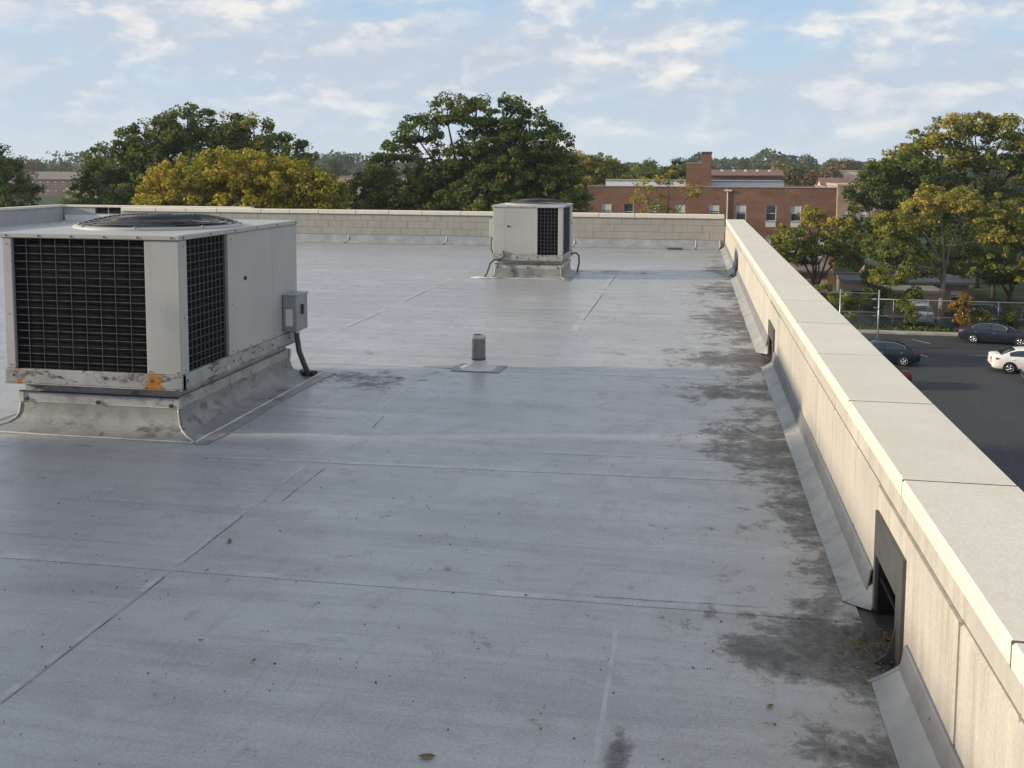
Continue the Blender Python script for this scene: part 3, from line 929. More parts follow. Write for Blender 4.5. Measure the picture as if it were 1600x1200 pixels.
# ------------------------------------------------------------------ rooftop air-conditioning units
def air_unit(name, label, P):
    x0, x1, y0, y1, zb, zt = P['box']
    t = tag(empty(name, ((x0 + x1) / 2, (y0 + y1) / 2, 0)), label, 'air conditioner', 'rooftop air units')
    off = Vector((-(x0 + x1) / 2, -(y0 + y1) / 2, 0))
    made = []

    def put(mb, nm, mat, parent=None, smooth=False, recalc=False):
        o = mb.build(nm, mat, None, smooth, recalc)
        if parent is None:
            o.parent = t
            o.location = off
        else:
            o.parent = parent
        return o

    zr = zb + P['rail']
    zc = zt - 0.045
    # inner casing
    put(MB().box(x0 + 0.06, x1 - 0.06, y0 + 0.06, y1 - 0.06, zb, zt - 0.04), 'casing', 'black')

    def fbox(face, u0, u1, z0, z1, d0, d1, c=0.004):
        if face == 'F':
            return MB().cbox(x0 + u0, x0 + u1, y0 - d1, y0 - d0, z0, z1, c)
        if face == 'R':
            return MB().cbox(x1 + d0, x1 + d1, y0 + u0, y0 + u1, z0, z1, c)
        if face == 'L':
            return MB().cbox(x0 - d1, x0 - d0, y0 + u0, y0 + u1, z0, z1, c)
        return MB().cbox(x0 + u0, x0 + u1, y1 + d0, y1 + d1, z0, z1, c)

    scr_me = {}

    def screw(face, u, z, d=0.002, r=0.006):
        ax = 'y' if face in 'FB' else 'x'
        k = (ax, r)
        if k not in scr_me:
            scr_me[k] = MB().lathe([(0, -0.006), (r * .7, -0.006), (r, -0.003), (r, 0.003), (r * .7, 0.006), (0, 0.006)], 0, 0, 0, 8, ax).mesh('screw')
        o = link('screw', scr_me[k], 'screw_dark', t)
        o.location = Vector({'F': (x0 + u, y0 - d, z), 'R': (x1 + d, y0 + u, z), 'L': (x0 - d, y0 + u, z), 'B': (x0 + u, y1 + d, z)}[face]) + off

    for face, segs in P['faces'].items():
        for si, (kind, u0, u1) in enumerate(segs):
            if kind == 'coil':
                put(fbox(face, u0, u1, zr, zc, -0.05, -0.028, 0.002), 'coil', 'coil_fins')
                nh, nv = int((zc - zr) / P['wh']), max(2, int((u1 - u0) / P['wv'][face]))
                for q in range(1, nh + 1):
                    z = zr + (zc - zr) * q / (nh + 1)
                    put(fbox(face, u0, u1, z - 0.0019, z + 0.0019, -0.014, -0.008, 0.001), 'guard_wire', 'wire_grey')
                for q in range(1, nv + 1):
                    u = lerp(u0, u1, q / (nv + 1))
                    put(fbox(face, u - 0.0018, u + 0.0018, zr, zc, -0.0078, -0.002, 0.001), 'guard_wire', 'wire_grey')
            else:
                prj = {'post': 0.004, 'panel': 0.0, 'panel2': 0.001}[kind]
                put(fbox(face, u0 + 0.0015, u1 - 0.0015, zr, zc - .001, -0.05, prj, 0.004), 'post' if kind == 'post' else 'access_panel', 'unit_paint')
                if kind != 'post':
                    w = u1 - u0
                    for q in range(int(w / 0.28) + 1):
                        screw(face, min(u0 + 0.03 + q * 0.28, u1 - .03), zr + 0.02)
                else:
                    for z in (zr + 0.03, lerp(zr, zc, .42), zc - 0.05):
                        screw(face, (u0 + u1) / 2, z, 0.005, 0.0045)
    W, D = x1 - x0, y1 - y0
    for face, L in (('F', W), ('R', D), ('L', D), ('B', W)):
        if face not in P['faces']:
            put(fbox(face, 0.002, L * 0.5, zr, zc - .001, -0.05, 0.0), 'access_panel', 'unit_paint')
            put(fbox(face, L * 0.5 + .003, L - 0.002, zr, zc - .001, -0.05, 0.0), 'access_panel', 'unit_paint')
        e = 0.012 if face in 'FB' else -0.002
        put(fbox(face, -e, L + e, zb, zr - 0.002, -0.05, 0.012, 0.004), 'base_rail', 'rail_metal')
        put(fbox(face, -e - .01, L + e + .01 if face in 'FB' else L + e, zb - 0.008, zb - 0.001, -0.05, 0.022, 0.002), 'rail_flange', 'rail_metal')
        for q in range(int(L / 0.42) + 1):
            screw(face, 0.07 + q * 0.42 if 0.07 + q * .42 < L else L - .05, lerp(zb, zr, .55), 0.013, 0.010)
    # top pan with a turned-down edge
    put(MB().cbox(x0 - 0.016, x1 + 0.016, y0 - 0.016, y1 + 0.016, zt - 0.044, zt, 0.007), 'top_pan', 'unit_paint')
    for q in range(6):
        screw('F', 0.05 + q * (W - 0.1) / 5, zt - 0.022, 0.017, 0.008)
        screw('R', 0.05 + q * (D - 0.1) / 5, zt - 0.022, 0.017, 0.008)
    # fan under a domed wire guard
    fx, fy, fr = P['fan']
    put(MB().lathe([(fr + 0.05, 0.0), (fr + 0.045, 0.018), (fr + 0.01, 0.026), (fr - 0.02, 0.02), (fr - 0.03, -0.02)], fx, fy, zt + 0.001, 48), 'fan_ring', 'unit_paint', None, True)
    put(MB().lathe([(0, 0.004), (fr - 0.03, 0.004)], fx, fy, zt, 40), 'fan_well', 'black')
    hub = put(MB().lathe([(0, 0.03), (0.10, 0.03), (0.11, 0.02), (0.11, 0.005)], fx, fy, zt, 20), 'fan_hub', 'wire_dark', None, True)
    for k in range(4):
        a = k * math.pi / 2 + 0.4
        bl_ = MB()
        vs = []
        for r, w_, h in ((0.10, 0.10, 0.018), (fr * 0.5, 0.20, 0.024), (fr * 0.88, 0.24, 0.026)):
            for s in (-1, 1):
                th = a + s * w_ / max(r, .2) * 0.9
                vs.append((fx + r * math.cos(th), fy + r * math.sin(th), zt + h - s * 0.008))
        put(bl_.add(vs, [(0, 1, 3, 2), (2, 3, 5, 4)]), 'fan_blade', 'wire_dark', None)

    def dome(r):
        q = r / fr
        return zt + 0.030 + P['dome'] * (1 - max(0, (q - 0.45) / 0.55) ** 1.8)

    nr = P['rings']
    for k in range(nr):
        r = lerp(0.10, fr, k / (nr - 1))
        pts = [(fx + r * math.cos(a), fy + r * math.sin(a), dome(r)) for a in [2 * math.pi * i / 40 for i in range(41)]]
        put(MB().tube(pts, 0.0042, 5, False), 'guard_ring', 'wire_dark', None, True)
    for k in range(8):
        a = 2 * math.pi * (k + .3) / 8
        pts = [(fx + r * math.cos(a), fy + r * math.sin(a), dome(r) - 0.007) for r in [lerp(0.08, fr + 0.03, i / 9) for i in range(10)]]
        put(MB().tube(pts, 0.005, 5), 'guard_spoke', 'wire_dark', None, True)
        rr_ = fr + 0.035
        put(MB().lathe([(0, 0.014), (0.012, 0.012), (0.014, 0)], fx + rr_ * math.cos(a), fy + rr_ * math.sin(a), zt + 0.022, 8), 'guard_bolt', 'box_grey')
    put(MB().lathe([(0, 0.012), (0.10, 0.012), (0.115, 0.0)], fx, fy, dome(0.0), 20), 'guard_cap', 'wire_dark', None, True)
    # curb
    ci = P['inset']
    zk = P['curb_top']
    X0, X1, Y0, Y1 = x0 + ci, x1 - ci, y0 + ci, y1 - ci
    put(MB().box(X0 + .02, X1 - .02, Y0 + .02, Y1 - .02, 0.0, zb - 0.009), 'curb', 'curb_metal')
    zm = lerp(zk, zb, 0.52)
    for nm, a in (('F', (X0, X1, Y0 - .012, Y0 + .019)), ('B', (X0, X1, Y1 - .019, Y1 + .012)), ('R', (X1 - .019, X1 + .012, Y0 - .0115, Y1 + .0115)), ('L', (X0 - .012, X0 + .019, Y0 - .0115, Y1 + .0115))):
        put(MB().cbox(*a, zk, zm, 0.003), 'curb_cap', 'curb_metal')
    bx = [(lerp(X0, X1, q), Y0 - 0.018) for q in (0.04, 0.5, 0.96)]
    for (bx_, by_) in bx:
        put(MB().lathe([(0, -0.012), (0.017, -0.012), (0.017, 0.004)], bx_, by_, zk + 0.022, 6, 'y'), 'curb_bolt', 'screw_dark')
    put(MB().box(X0 - .01, X1 + .01, Y0 - 0.017, Y0 - 0.0125, zk + 0.001, zk + 0.007), 'termination_bar', 'edge_bead')
    put(MB().box(X0 - .01, X1 + .01, Y0 - 0.024, Y0 - 0.0125, zm - 0.006, zm + 0.004), 'cap_drip', 'screw_dark')
    # flared membrane skirt, one sheet per side
    prof = P['skirt']
    rs = random.Random(P['seed'])
    for side in 'FRBL':
        L = (X1 - X0) if side in 'FB' else (Y1 - Y0)
        n = 18
        vs, fs = [], []
        m = len(prof)
        for i in range(n + 1):
            q = i / n
            j1, j2 = rs.uniform(-1, 1), rs.uniform(-1, 1)
            for k, (o_, z) in enumerate(prof):
                w_ = 0 if k == 0 else 1
                o2 = o_ + j1 * 0.006 * w_
                z2 = z + j2 * 0.004 * w_ * (k < m - 2)
                cf = 1.0
                if side == 'F':
                    p_ = (lerp(X0 - o_ * cf, X1 + o_ * cf, q), Y0 - 0.013 - o2, z2)
                elif side == 'B':
                    p_ = (lerp(X0 - o_ * cf, X1 + o_ * cf, q), Y1 + 0.013 + o2, z2)
                elif side == 'R':
                    p_ = (X1 + 0.013 + o2, lerp(Y0 - o_ * cf, Y1 + o_ * cf, q), z2)
                else:
                    p_ = (X0 - 0.013 - o2, lerp(Y0 - o_ * cf, Y1 + o_ * cf, q), z2)
                vs.append(p_)
        for i in range(n):
            for k in range(m - 1):
                fs.append((i * m + k, i * m + k + 1, (i + 1) * m + k + 1, (i + 1) * m + k))
        put(MB().add(vs, fs), 'skirt_sheet', 'flash_membrane', None, True)
        om = prof[-1][0]
        pts = []
        for i in range(13):
            q = i / 12
            j1 = rs.uniform(-0.006, 0.006)
            pts.append({'F': (lerp(X0 - om, X1 + om, q), Y0 - om - 0.013 + j1, 0.006), 'B': (lerp(X0 - om, X1 + om, q), Y1 + om + 0.013 + j1, 0.006),
                        'R': (X1 + om + 0.013 + j1, lerp(Y0 - om, Y1 + om, q), 0.006), 'L': (X0 - om - 0.013 + j1, lerp(Y0 - om, Y1 + om, q), 0.006)}[side])
        put(MB().tube(pts, [rs.uniform(0.006, 0.011) for _ in pts], 6), 'edge_bead', 'edge_bead', None, True)
    for cx_, cy_, sx, sy in ((X1, Y0, 1, -1), (X0, Y0, -1, -1), (X1, Y1, 1, 1)):
        pts = [(cx_ + sx * (o_ + .013) - sx * 0.01, cy_ + sy * (o_ + .013) * 0.98, z + 0.006) for o_, z in prof]
        put(MB().tube(pts, 0.008, 6), 'corner_weld', 'edge_bead', None, True)
        put(MB().cbox(cx_ - 0.03 if sx > 0 else cx_ - 0.022, cx_ + 0.022 if sx > 0 else cx_ + 0.03, cy_ - 0.03 if sy > 0 else cy_ - .022, cy_ + .022 if sy > 0 else cy_ + 0.03, zk - 0.005, zk + 0.085, 0.004), 'corner_clip', 'curb_metal')
    # apron strip beyond the skirt on the right side
    a0, a1 = X1 + prof[-1][0] + 0.02, X1 + prof[-1][0] + 0.13
    put(MB().prism([(a0, Y0 - 0.30), (a1, Y0 - 0.28), (a1 + .02, Y0 + 0.5), (a1 - .01, lerp(Y0, Y1, .5)), (a1 + .01, Y1 - .1), (a1 + .05, Y1 + 0.22), (a0, Y1 + 0.25)], 'z', 0.0015, 0.008), 'apron_strip', 'flash_membrane', None, False, True)
    # hardware
    for face, u, z in P['knobs']:
        ax = 'y' if face == 'F' else 'x'
        p_ = {'F': (x0 + u, y0 - .004, z), 'R': (x1 + .004, y0 + u, z)}[face]
        s_ = -1 if face == 'F' else 1
        put(MB().lathe([(0, 0.012 * s_), (0.016, 0.012 * s_), (0.022, 0), (0.022, -0.004 * s_)], *p_, 12, ax), 'latch_knob', 'screw_dark')
    return t, put


near_unit, put1 = air_unit('air_unit', 'large grey air unit with big black coil grille in left foreground', dict(
    box=(-5.65, -4.06, 7.37, 9.80, 0.38, 1.645), rail=0.12, seed=1, inset=0.075, curb_top=0.205,
    faces={'F': [('post', 0.0, 0.085), ('coil', 0.085, 1.285), ('panel', 1.285, 1.59)],
           'R': [('post', 0.0, 0.125), ('coil', 0.125, 0.855), ('post', 0.855, 0.99), ('panel', 0.99, 1.82), ('panel2', 1.82, 2.43)]},
    wh=0.068, wv={'F': 0.135, 'R': 0.075}, fan=(-4.86, 8.50, 0.70), dome=0.075, rings=16,
    skirt=[(0.0, 0.207), (0.004, 0.16), (0.011, 0.110), (0.030, 0.066), (0.075, 0.032), (0.155, 0.013), (0.27, 0.006)],
    knobs=[('R', 1.20, 1.17)]))
# safety switch on the right face
sw = put1(MB().cbox(-4.052, -3.905, 9.40, 9.70, 0.53, 0.90, 0.008), 'safety_switch', 'box_grey')
MB().cbox(-4.054, -3.895, 9.395, 9.705, 0.895, 0.91, 0.003).build('switch_lid', 'box_grey', sw)
MB().cbox(-4.02, -3.945, 9.396, 9.401, 0.59, 0.76, 0.001).build('label_plate', 'sticker', sw)
MB().cbox(-3.906, -3.88, 9.52, 9.55, 0.70, 0.80, 0.006).build('switch_handle', 'screw_dark', sw)
put1(MB().tube([(-3.97, 9.56, 0.54), (-3.97, 9.56, 0.46), (-3.955, 9.58, 0.30), (-3.92, 9.62, 0.16), (-3.90, 9.66, 0.07), (-3.93, 9.74, 0.03), (-4.02, 9.80, 0.04)], 0.028, 12), 'conduit', 'conduit', None, True)
put1(MB().lathe([(0.036, -0.02), (0.036, 0.02)], -3.97, 9.56, 0.52, 12), 'conduit_collar', 'chrome', None, True)
put1(MB().cbox(-3.99, -3.86, 9.72, 9.84, 0.004, 0.05, 0.006), 'conduit_block', 'grit')

far_unit, put2 = air_unit('air_unit', 'smaller beige air unit standing before the far block parapet', dict(
    box=(-3.88, -2.475, 19.40, 20.95, 0.36, 1.455), rail=0.115, seed=2, inset=0.045, curb_top=0.20,
    faces={'F': [('panel', 0.0, 0.25), ('panel2', 0.25, 0.835), ('post', 0.835, 0.90), ('coil', 0.90, 1.31), ('post', 1.31, 1.405)],
           'R': [('post', 0.0, 0.07), ('coil', 0.07, 1.20), ('post', 1.20, 1.55)]},
    wh=0.075, wv={'F': 0.075, 'R': 0.09}, fan=(-3.12, 20.2, 0.60), dome=0.07, rings=12,
    skirt=[(0.0, 0.205), (0.003, 0.16), (0.008, 0.10), (0.016, 0.05), (0.035, 0.018), (0.07, 0.010), (0.10, 0.006)],
    knobs=[('F', 0.31, 1.04), ('R', 1.36, 1.05)]))
put2(MB().cbox(-3.97, -3.885, 19.50, 19.72, 0.80, 1.16, 0.008), 'junction_box', 'unit_paint')
put2(MB().tube([(-3.93, 19.6, 0.80), (-3.955, 19.58, 0.70), (-3.95, 19.55, 0.58), (-3.90, 19.52, 0.47)], 0.014, 8), 'cable', 'conduit', None, True)
put2(MB().tube([(-3.66, 19.375, 0.55), (-3.655, 19.372, 0.44), (-3.70, 19.365, 0.39), (-3.84, 19.36, 0.365), (-3.92, 19.33, 0.30), (-3.97, 19.28, 0.12), (-4.02, 19.26, 0.02)], 0.018, 10), 'drain_hose', 'conduit', None, True)
put2(MB().tube([(-2.46, 20.75, 0.40), (-2.36, 20.74, 0.42), (-2.30, 20.73, 0.36), (-2.29, 20.72, 0.22), (-2.33, 20.72, 0.02)], 0.018, 10), 'conduit', 'conduit', None, True)
put2(MB().cbox(-4.12, -3.96, 19.2, 19.34, 0.004, 0.02, 0.004), 'sealant_pad', 'boot_rubber')
put2(MB().tube([(-4.3, 19.30, 0.006), (-4.15, 19.26, 0.012), (-4.0, 19.22, 0.014), (-3.9, 19.2, 0.006)], [0.012, 0.025, 0.02, 0.012], 6), 'sealant_smear', 'edge_bead', None, True)

# ------------------------------------------------------------------ vent pipe
vp = tag(empty('vent_pipe', (-2.26, 10.52, 0)), 'short grey vent pipe with pale rubber boot in the middle of the roof', 'vent pipe')
MB().lathe([(0.066, 0.02), (0.074, 0.02), (0.074, 0.10), (0.076, 0.20), (0.0745, 0.365), (0.072, 0.372), (0.064, 0.372), (0.062, 0.10), (0.0, 0.09)], 0, 0, 0, 28).build('pipe', 'pipe_lead', vp, True)
MB().lathe([(0.0785, 0.335), (0.081, 0.345), (0.080, 0.374), (0.070, 0.378), (0.063, 0.374)], 0, 0, 0, 28).build('pipe_cap', 'boot_rubber', vp, True)
MB().lathe([(0.0755, 0.10), (0.084, 0.095), (0.086, 0.075), (0.098, 0.055), (0.125, 0.035), (0.17, 0.018), (0.20, 0.010)], 0, 0, 0, 28).build('boot', 'boot_rubber', vp, True)
MB().lathe([(0.0765, 0.105), (0.081, 0.107), (0.081, 0.122), (0.0765, 0.124)], 0, 0, 0, 28).build('clamp_ring', 'dark_metal', vp, True)
MB().prism([(-0.27, -0.20), (0.26, -0.22), (0.29, 0.17), (-0.24, 0.20)], 'z', 0.003, 0.010).build('base_sheet', 'flash_membrane', vp, recalc=True)
MB().prism([(-0.62, -0.04), (-0.27, -0.08), (-0.26, 0.10), (-0.5, 0.03)], 'z', 0.002, 0.006).build('sheet_tail', 'flash_membrane', vp, recalc=True)

# ------------------------------------------------------------------ trees
def leaf_mesh(name, cent, nrm, size, tint, rng):
    """cent (n,3), nrm (n,3) -> one four-cornered leaf each, slightly folded"""
    n = len(cent)
    nrm = nrm / (np.linalg.norm(nrm, axis=1, keepdims=True) + 1e-9)
    ref = rng.normal(size=(n, 3))
    t = np.cross(nrm, ref)
    t /= (np.linalg.norm(t, axis=1, keepdims=True) + 1e-9)
    b = np.cross(nrm, t)
    s = (size * rng.uniform(0.45, 1.45, n))[:, None]
    v = np.stack([cent - t * s * .55, cent - b * s * .36 + nrm * s * .08, cent + t * s * .55, cent + b * s * .36 + nrm * s * .08], 1).reshape(-1, 3)
    me = bpy.data.meshes.new(name)
    me.vertices.add(4 * n)
    me.vertices.foreach_set('co', v.ravel())
    me.loops.add(4 * n)
    me.loops.foreach_set('vertex_index', np.arange(4 * n, dtype=np.int32))
    me.polygons.add(n)
    me.polygons.foreach_set('loop_start', np.arange(0, 4 * n, 4, dtype=np.int32))
    me.polygons.foreach_set('loop_total', np.full(n, 4, dtype=np.int32))
    at = me.attributes.new('tint', 'FLOAT', 'FACE')
    at.data.foreach_set('value', np.clip(tint, 0, 1).astype(np.float32))
    me.update(calc_edges=True)
    return me


def make_tree(name, label, base, lobes, leaf=0.26, mat='leaf_green', bark='bark', trunk_r=0.3, fork=0.35, seed=1, dens=1.0, per=42, rc=0.75, group=None, shell=0.45, cat='tree', tint=(0.42, 0.16)):
    """lobes: (x, y, z, rx, ry, rz[, tint shift]) relative to the base"""
    rng = np.random.default_rng(seed)
    rnd = random.Random(seed)
    root = tag(empty(name, (base[0], base[1], G)), label, cat, group)
    L = [tuple(l) + (0.0,) * (7 - len(l)) for l in lobes]
    top = max(l[2] + l[5] for l in L)
    fz = top * fork
    mb = MB()
    lean = (rnd.uniform(-.3, .3), rnd.uniform(-.3, .3))
    fp = Vector((lean[0], lean[1], fz))
    mb.tube([(0, 0, -0.1), (0.03, 0, 0.5), (lean[0] * .4, lean[1] * .4, fz * .5), fp], [trunk_r * 1.35, trunk_r * 1.05, trunk_r * .9, trunk_r * .75], 9)
    limbs = []
    cs, ns, ts = [], [], []
    for (lx, ly, lz, rx, ry, rz, sh) in L:
        c = Vector((lx, ly, lz))
        inner = c - Vector((0, 0, rz * 0.35))
        h0 = rnd.uniform(0.50, 1.0) * fz
        st_ = Vector((lean[0] * h0 / fz, lean[1] * h0 / fz, h0))
        if len(limbs) > 5:                                   # later limbs fork off earlier ones
            near = min((p for lb_ in limbs for p in lb_[2:5]), key=lambda p: (p - inner).length + 2.0 * max(0.0, p.z - inner.z))
            st_ = near.copy()
        ct = Vector((lerp(st_.x, c.x, .42), lerp(st_.y, c.y, .42), lerp(st_.z, inner.z, .70))) + Vector((rnd.uniform(-.3, .3), rnd.uniform(-.3, .3), 0))
        bz = [(1 - t) ** 2 * st_ + 2 * t * (1 - t) * ct + t * t * inner + Vector((rnd.uniform(-.10, .10), rnd.uniform(-.10, .10), 0)) * (t * (1 - t) * 4) for t in (0, .2, .4, .6, .8, 1.0)]
        kf = 1.0 if len(limbs) <= 5 else 0.55
        limbs.append(bz)
        mb.tube(bz + [c + Vector((0, 0, rz * .4))], [trunk_r * v * kf for v in (.46, .38, .31, .25, .19, .13, .03)], 6)
        area = (rx * ry + ry * rz + rx * rz) / 3
        nc = max(6, int(area * 8.2 * dens / (rc * rc)))
        for k in range(nc):
            d = rng.normal(size=3)
            d /= np.linalg.norm(d)
            if d[2] < -0.35:
                d[2] *= 0.4
            f = rng.uniform(shell, 1.0) ** 0.6 * rng.uniform(0.9, 1.12)
            p = np.array([lx, ly, lz]) + d * np.array([rx, ry, rz]) * f
            if k % 3 == 0:
                q = inner.lerp(Vector(p), 0.5) + Vector((rnd.uniform(-.2, .2), rnd.uniform(-.2, .2), rnd.uniform(-.3, .1)))
                mb.tube([inner, q, Vector(p)], [trunk_r * .17, trunk_r * .10, 0.015], 4, False)
            r = rc * rng.uniform(0.5, 1.15) * 0.78
            m = int(per * 1.75 * rng.uniform(0.6, 1.4))
            g = rng.normal(size=(m, 3))
            g *= (rng.uniform(0.15, 1, (m, 1)) ** 0.5) / (np.linalg.norm(g, axis=1, keepdims=True) + 1e-9) * np.array([1.0, 1.0, 0.72]) * r
            cs.append(p + g)
            nn = rng.normal(size=(m, 3)) * 0.8 + d * 0.6 + np.array([0, 0, 0.55])
            ns.append(nn)
            ts.append(np.full(m, tint[0] + sh + rng.normal() * tint[1]) + rng.normal(size=m) * 0.10)
    me = leaf_mesh('crown', np.concatenate(cs), np.concatenate(ns), leaf * 0.75, np.concatenate(ts), rng)
    mb.build('trunk', bark, root, True)
    link('crown', me, mat, root)
    return root


def rlobes(seed, n, cx, cy, cz, sx, sy, sz, r0, r1, shift=0.0):
    r = random.Random(seed)
    out = []
    for k in range(n):
        a = r.uniform(0, 6.28)
        q = math.sqrt(r.random())
        h = r.uniform(-1, 1)
        w = math.sqrt(max(0.05, 1 - h * h * .75))
        rr = r.uniform(r0, r1)
        out.append((cx + sx * q * w * math.cos(a), cy + sy * q * w * math.sin(a), cz + sz * h, rr, rr, rr * .8, shift + r.uniform(-.12, .12)))
    return out


# big green tree, left
make_tree('maple_tree', 'big dark green tree with browning top behind the near air unit', (-39.5, 75), [
    (-6.50, 0.00, 11.50, 3.02, 3.02, 2.32), (-3.60, 0.50, 13.60, 3.13, 3.02, 2.20), (-0.50, -0.50, 14.60, 2.78, 2.78, 1.97), (-5.00, 0.00, 9.00, 3.48, 3.25, 2.55), (-1.00, -1.00, 11.20, 3.71, 3.48, 2.78), (2.70, 0.00, 14.20, 1.74, 1.86, 1.97, 0.34),
    (5.00, 0.00, 13.80, 1.97, 1.97, 1.97, 0.38), (4.00, -0.50, 11.20, 3.02, 3.02, 2.44, 0.05), (7.60, 0.00, 12.20, 2.20, 2.20, 2.20, 0.12), (8.60, 0.00, 9.40, 2.20, 2.32, 2.55), (-8.70, 0.00, 9.00, 2.20, 2.32, 2.78, -0.05), (1.50, 1.00, 8.40, 4.18, 3.48, 2.67), (6.20, 0.00, 8.20, 3.02, 2.78, 2.55), (10.20, 0.50, 8.90, 1.39, 1.51, 2.32), (3.0, 0, 12.6, 2.4, 2.4, 1.6, .15), (-2.5, 0, 6.8, 3.6, 3.0, 2.0), (5.5, 0, 6.4, 3.2, 2.6, 2.0), (-6.8, 0, 6.8, 2.8, 2.4, 2.0)],
    0.30, 'leaf_green', trunk_r=0.42, seed=3, dens=1.0, per=46, rc=0.85)
# yellow tree in front of it
make_tree('locust_tree', 'golden yellow tree rising just over the far parapet', (-26.6, 56), [
    (-4.90, 0.00, 10.00, 1.84, 1.94, 1.84, 0.12), (-2.90, 0.00, 10.90, 1.84, 1.84, 1.51), (-0.80, -0.30, 11.50, 1.73, 1.84, 1.30, 0.05), (1.20, 0.00, 11.10, 1.84, 1.84, 1.51, 0.10), (3.20, 0.00, 10.70, 1.73, 1.84, 1.51, 0.12), (5.00, 0.00, 9.70, 1.62, 1.73, 1.62, -0.12),
    (-3.50, 0.50, 8.60, 2.59, 2.38, 1.84), (0.30, 0.30, 9.00, 2.81, 2.38, 2.05, 0.05), (3.60, 0.30, 8.40, 2.48, 2.38, 1.84, -0.10), (-5.60, 0.00, 8.20, 1.51, 1.73, 1.62, 0.05)],
    0.24, 'leaf_yellow', trunk_r=0.26, seed=5, dens=1.05, per=44, rc=0.7, tint=(0.56, 0.17))
# far left edge tree
make_tree('maple_tree', 'dark green tree cut off by the left edge of the photo', (-57.5, 72), [
    (-2.60, 0.00, 13.00, 2.69, 2.69, 2.13), (0.60, 0.00, 12.00, 2.24, 2.46, 2.13), (2.60, 0.00, 10.40, 2.02, 2.24, 1.90), (3.40, 0.00, 8.60, 2.35, 2.35, 2.13), (-1.00, 0.00, 9.40, 3.36, 2.91, 2.69), (1.50, 0.00, 6.60, 3.36, 2.91, 2.24), (-4.50, 0.00, 11.00, 2.46, 2.46, 2.24)],
    0.30, 'leaf_green', trunk_r=0.36, seed=8, per=40, rc=0.85)
# middle big tree with open limbs
make_tree('oak_tree', 'tallest green tree with open limbs left of the far air unit', (-17.2, 77), [
    (-1.90, 0.00, 15.90, 1.92, 2.05, 1.66), (0.40, 0.00, 15.60, 1.79, 1.92, 1.54), (2.70, 0.00, 15.60, 1.92, 1.92, 1.79), (5.00, 0.00, 14.60, 1.79, 1.92, 1.79), (6.60, 0.00, 13.20, 1.66, 1.79, 1.92), (-4.20, 0.00, 14.30, 1.92, 2.05, 1.54), (-5.90, 0.00, 12.80, 1.66, 1.92, 1.41),
    (7.40, 0.00, 11.40, 1.54, 1.79, 1.79), (3.60, 0.40, 12.90, 2.82, 2.82, 2.05), (1.00, 0.50, 13.40, 2.43, 2.56, 1.66), (5.60, 0.30, 11.00, 2.94, 2.82, 2.30), (2.30, 0.00, 10.60, 2.94, 2.82, 2.05), (-1.80, 0.60, 12.20, 2.05, 2.30, 1.66, 0.06),
    (-7.60, 0.00, 10.80, 1.92, 2.18, 1.92, 0.10), (-8.60, 0.00, 8.80, 2.30, 2.56, 2.18, 0.12), (-5.60, 0.30, 9.60, 2.82, 2.82, 2.18, 0.05), (-2.60, 0.00, 9.00, 2.82, 2.82, 2.30, 0.08), (0.30, -0.50, 8.20, 3.07, 2.82, 2.30), (4.00, 0.00, 8.20, 3.33, 2.94, 2.43), (-6.50, 0.00, 7.20, 3.33, 3.07, 2.30, 0.10), (7.20, 0.00, 8.60, 2.30, 2.30, 2.30), (1.2, 1.5, 11.6, 2.4, 2.0, 1.8), (4.6, 1.5, 12.0, 2.6, 2.0, 2.0), (-3.6, 1.2, 10.8, 1.9, 1.8, 1.4), (6.0, 1.0, 9.6, 2.4, 2.2, 1.8), (2.0, 1.0, 14.4, 2.0, 1.8, 1.2), (-1.0, 1.0, 10.2, 2.2, 2, 1.5), (1.8, 0, 6.6, 3.0, 2.4, 1.8), (-4, 0, 6.6, 2.8, 2.4, 1.8)],
    0.27, 'leaf_green', trunk_r=0.42, fork=0.30, seed=12, dens=0.85, per=40, rc=0.75, shell=0.5)
# yellow and green trees beside and behind it
make_tree('locust_tree', 'yellow tree between the far air unit and the brick building', (-12.6, 124), [
    (-1.6, 0, 12.3, 2.1, 2.2, 1.7, .1), (0.9, 0, 11.9, 2.0, 2.1, 1.7), (3.0, 0, 10.4, 2.0, 2.0, 2.0, .06), (-3.2, 0, 10.6, 2.1, 2.1, 2.0, .12), (0, 0, 9.8, 3.2, 2.6, 2.4), (2.6, 0, 8, 2.4, 2.4, 2.0), (-2.0, 0, 8, 2.7, 2.6, 2.2)],
    0.34, 'leaf_olive', trunk_r=0.28, seed=15, per=42, rc=0.95, tint=(0.66, 0.16))
make_tree('locust_tree', 'thin yellow-brown tree before the left half of the brick building', (-2.6, 92), [
    (-1.6, 0, 9.9, 1.3, 1.4, 0.9, .15), (0.6, 0, 10.6, 1.5, 1.4, 0.9, .05), (2.4, 0, 9.6, 1.2, 1.3, 1.0, .12), (-.5, 0, 8.2, 1.5, 1.5, 1.0, -.2), (1.3, 0, 7.2, 1.4, 1.4, 0.9, -.35), (-2.3, 0, 8.8, .9, 1, .7, .1), (0.2, 0, 6.4, 1.6, 1.4, .9, -.35)],
    0.22, 'leaf_olive', trunk_r=0.17, seed=17, per=20, rc=0.62, dens=.5, tint=(0.74, 0.18))
k = 0
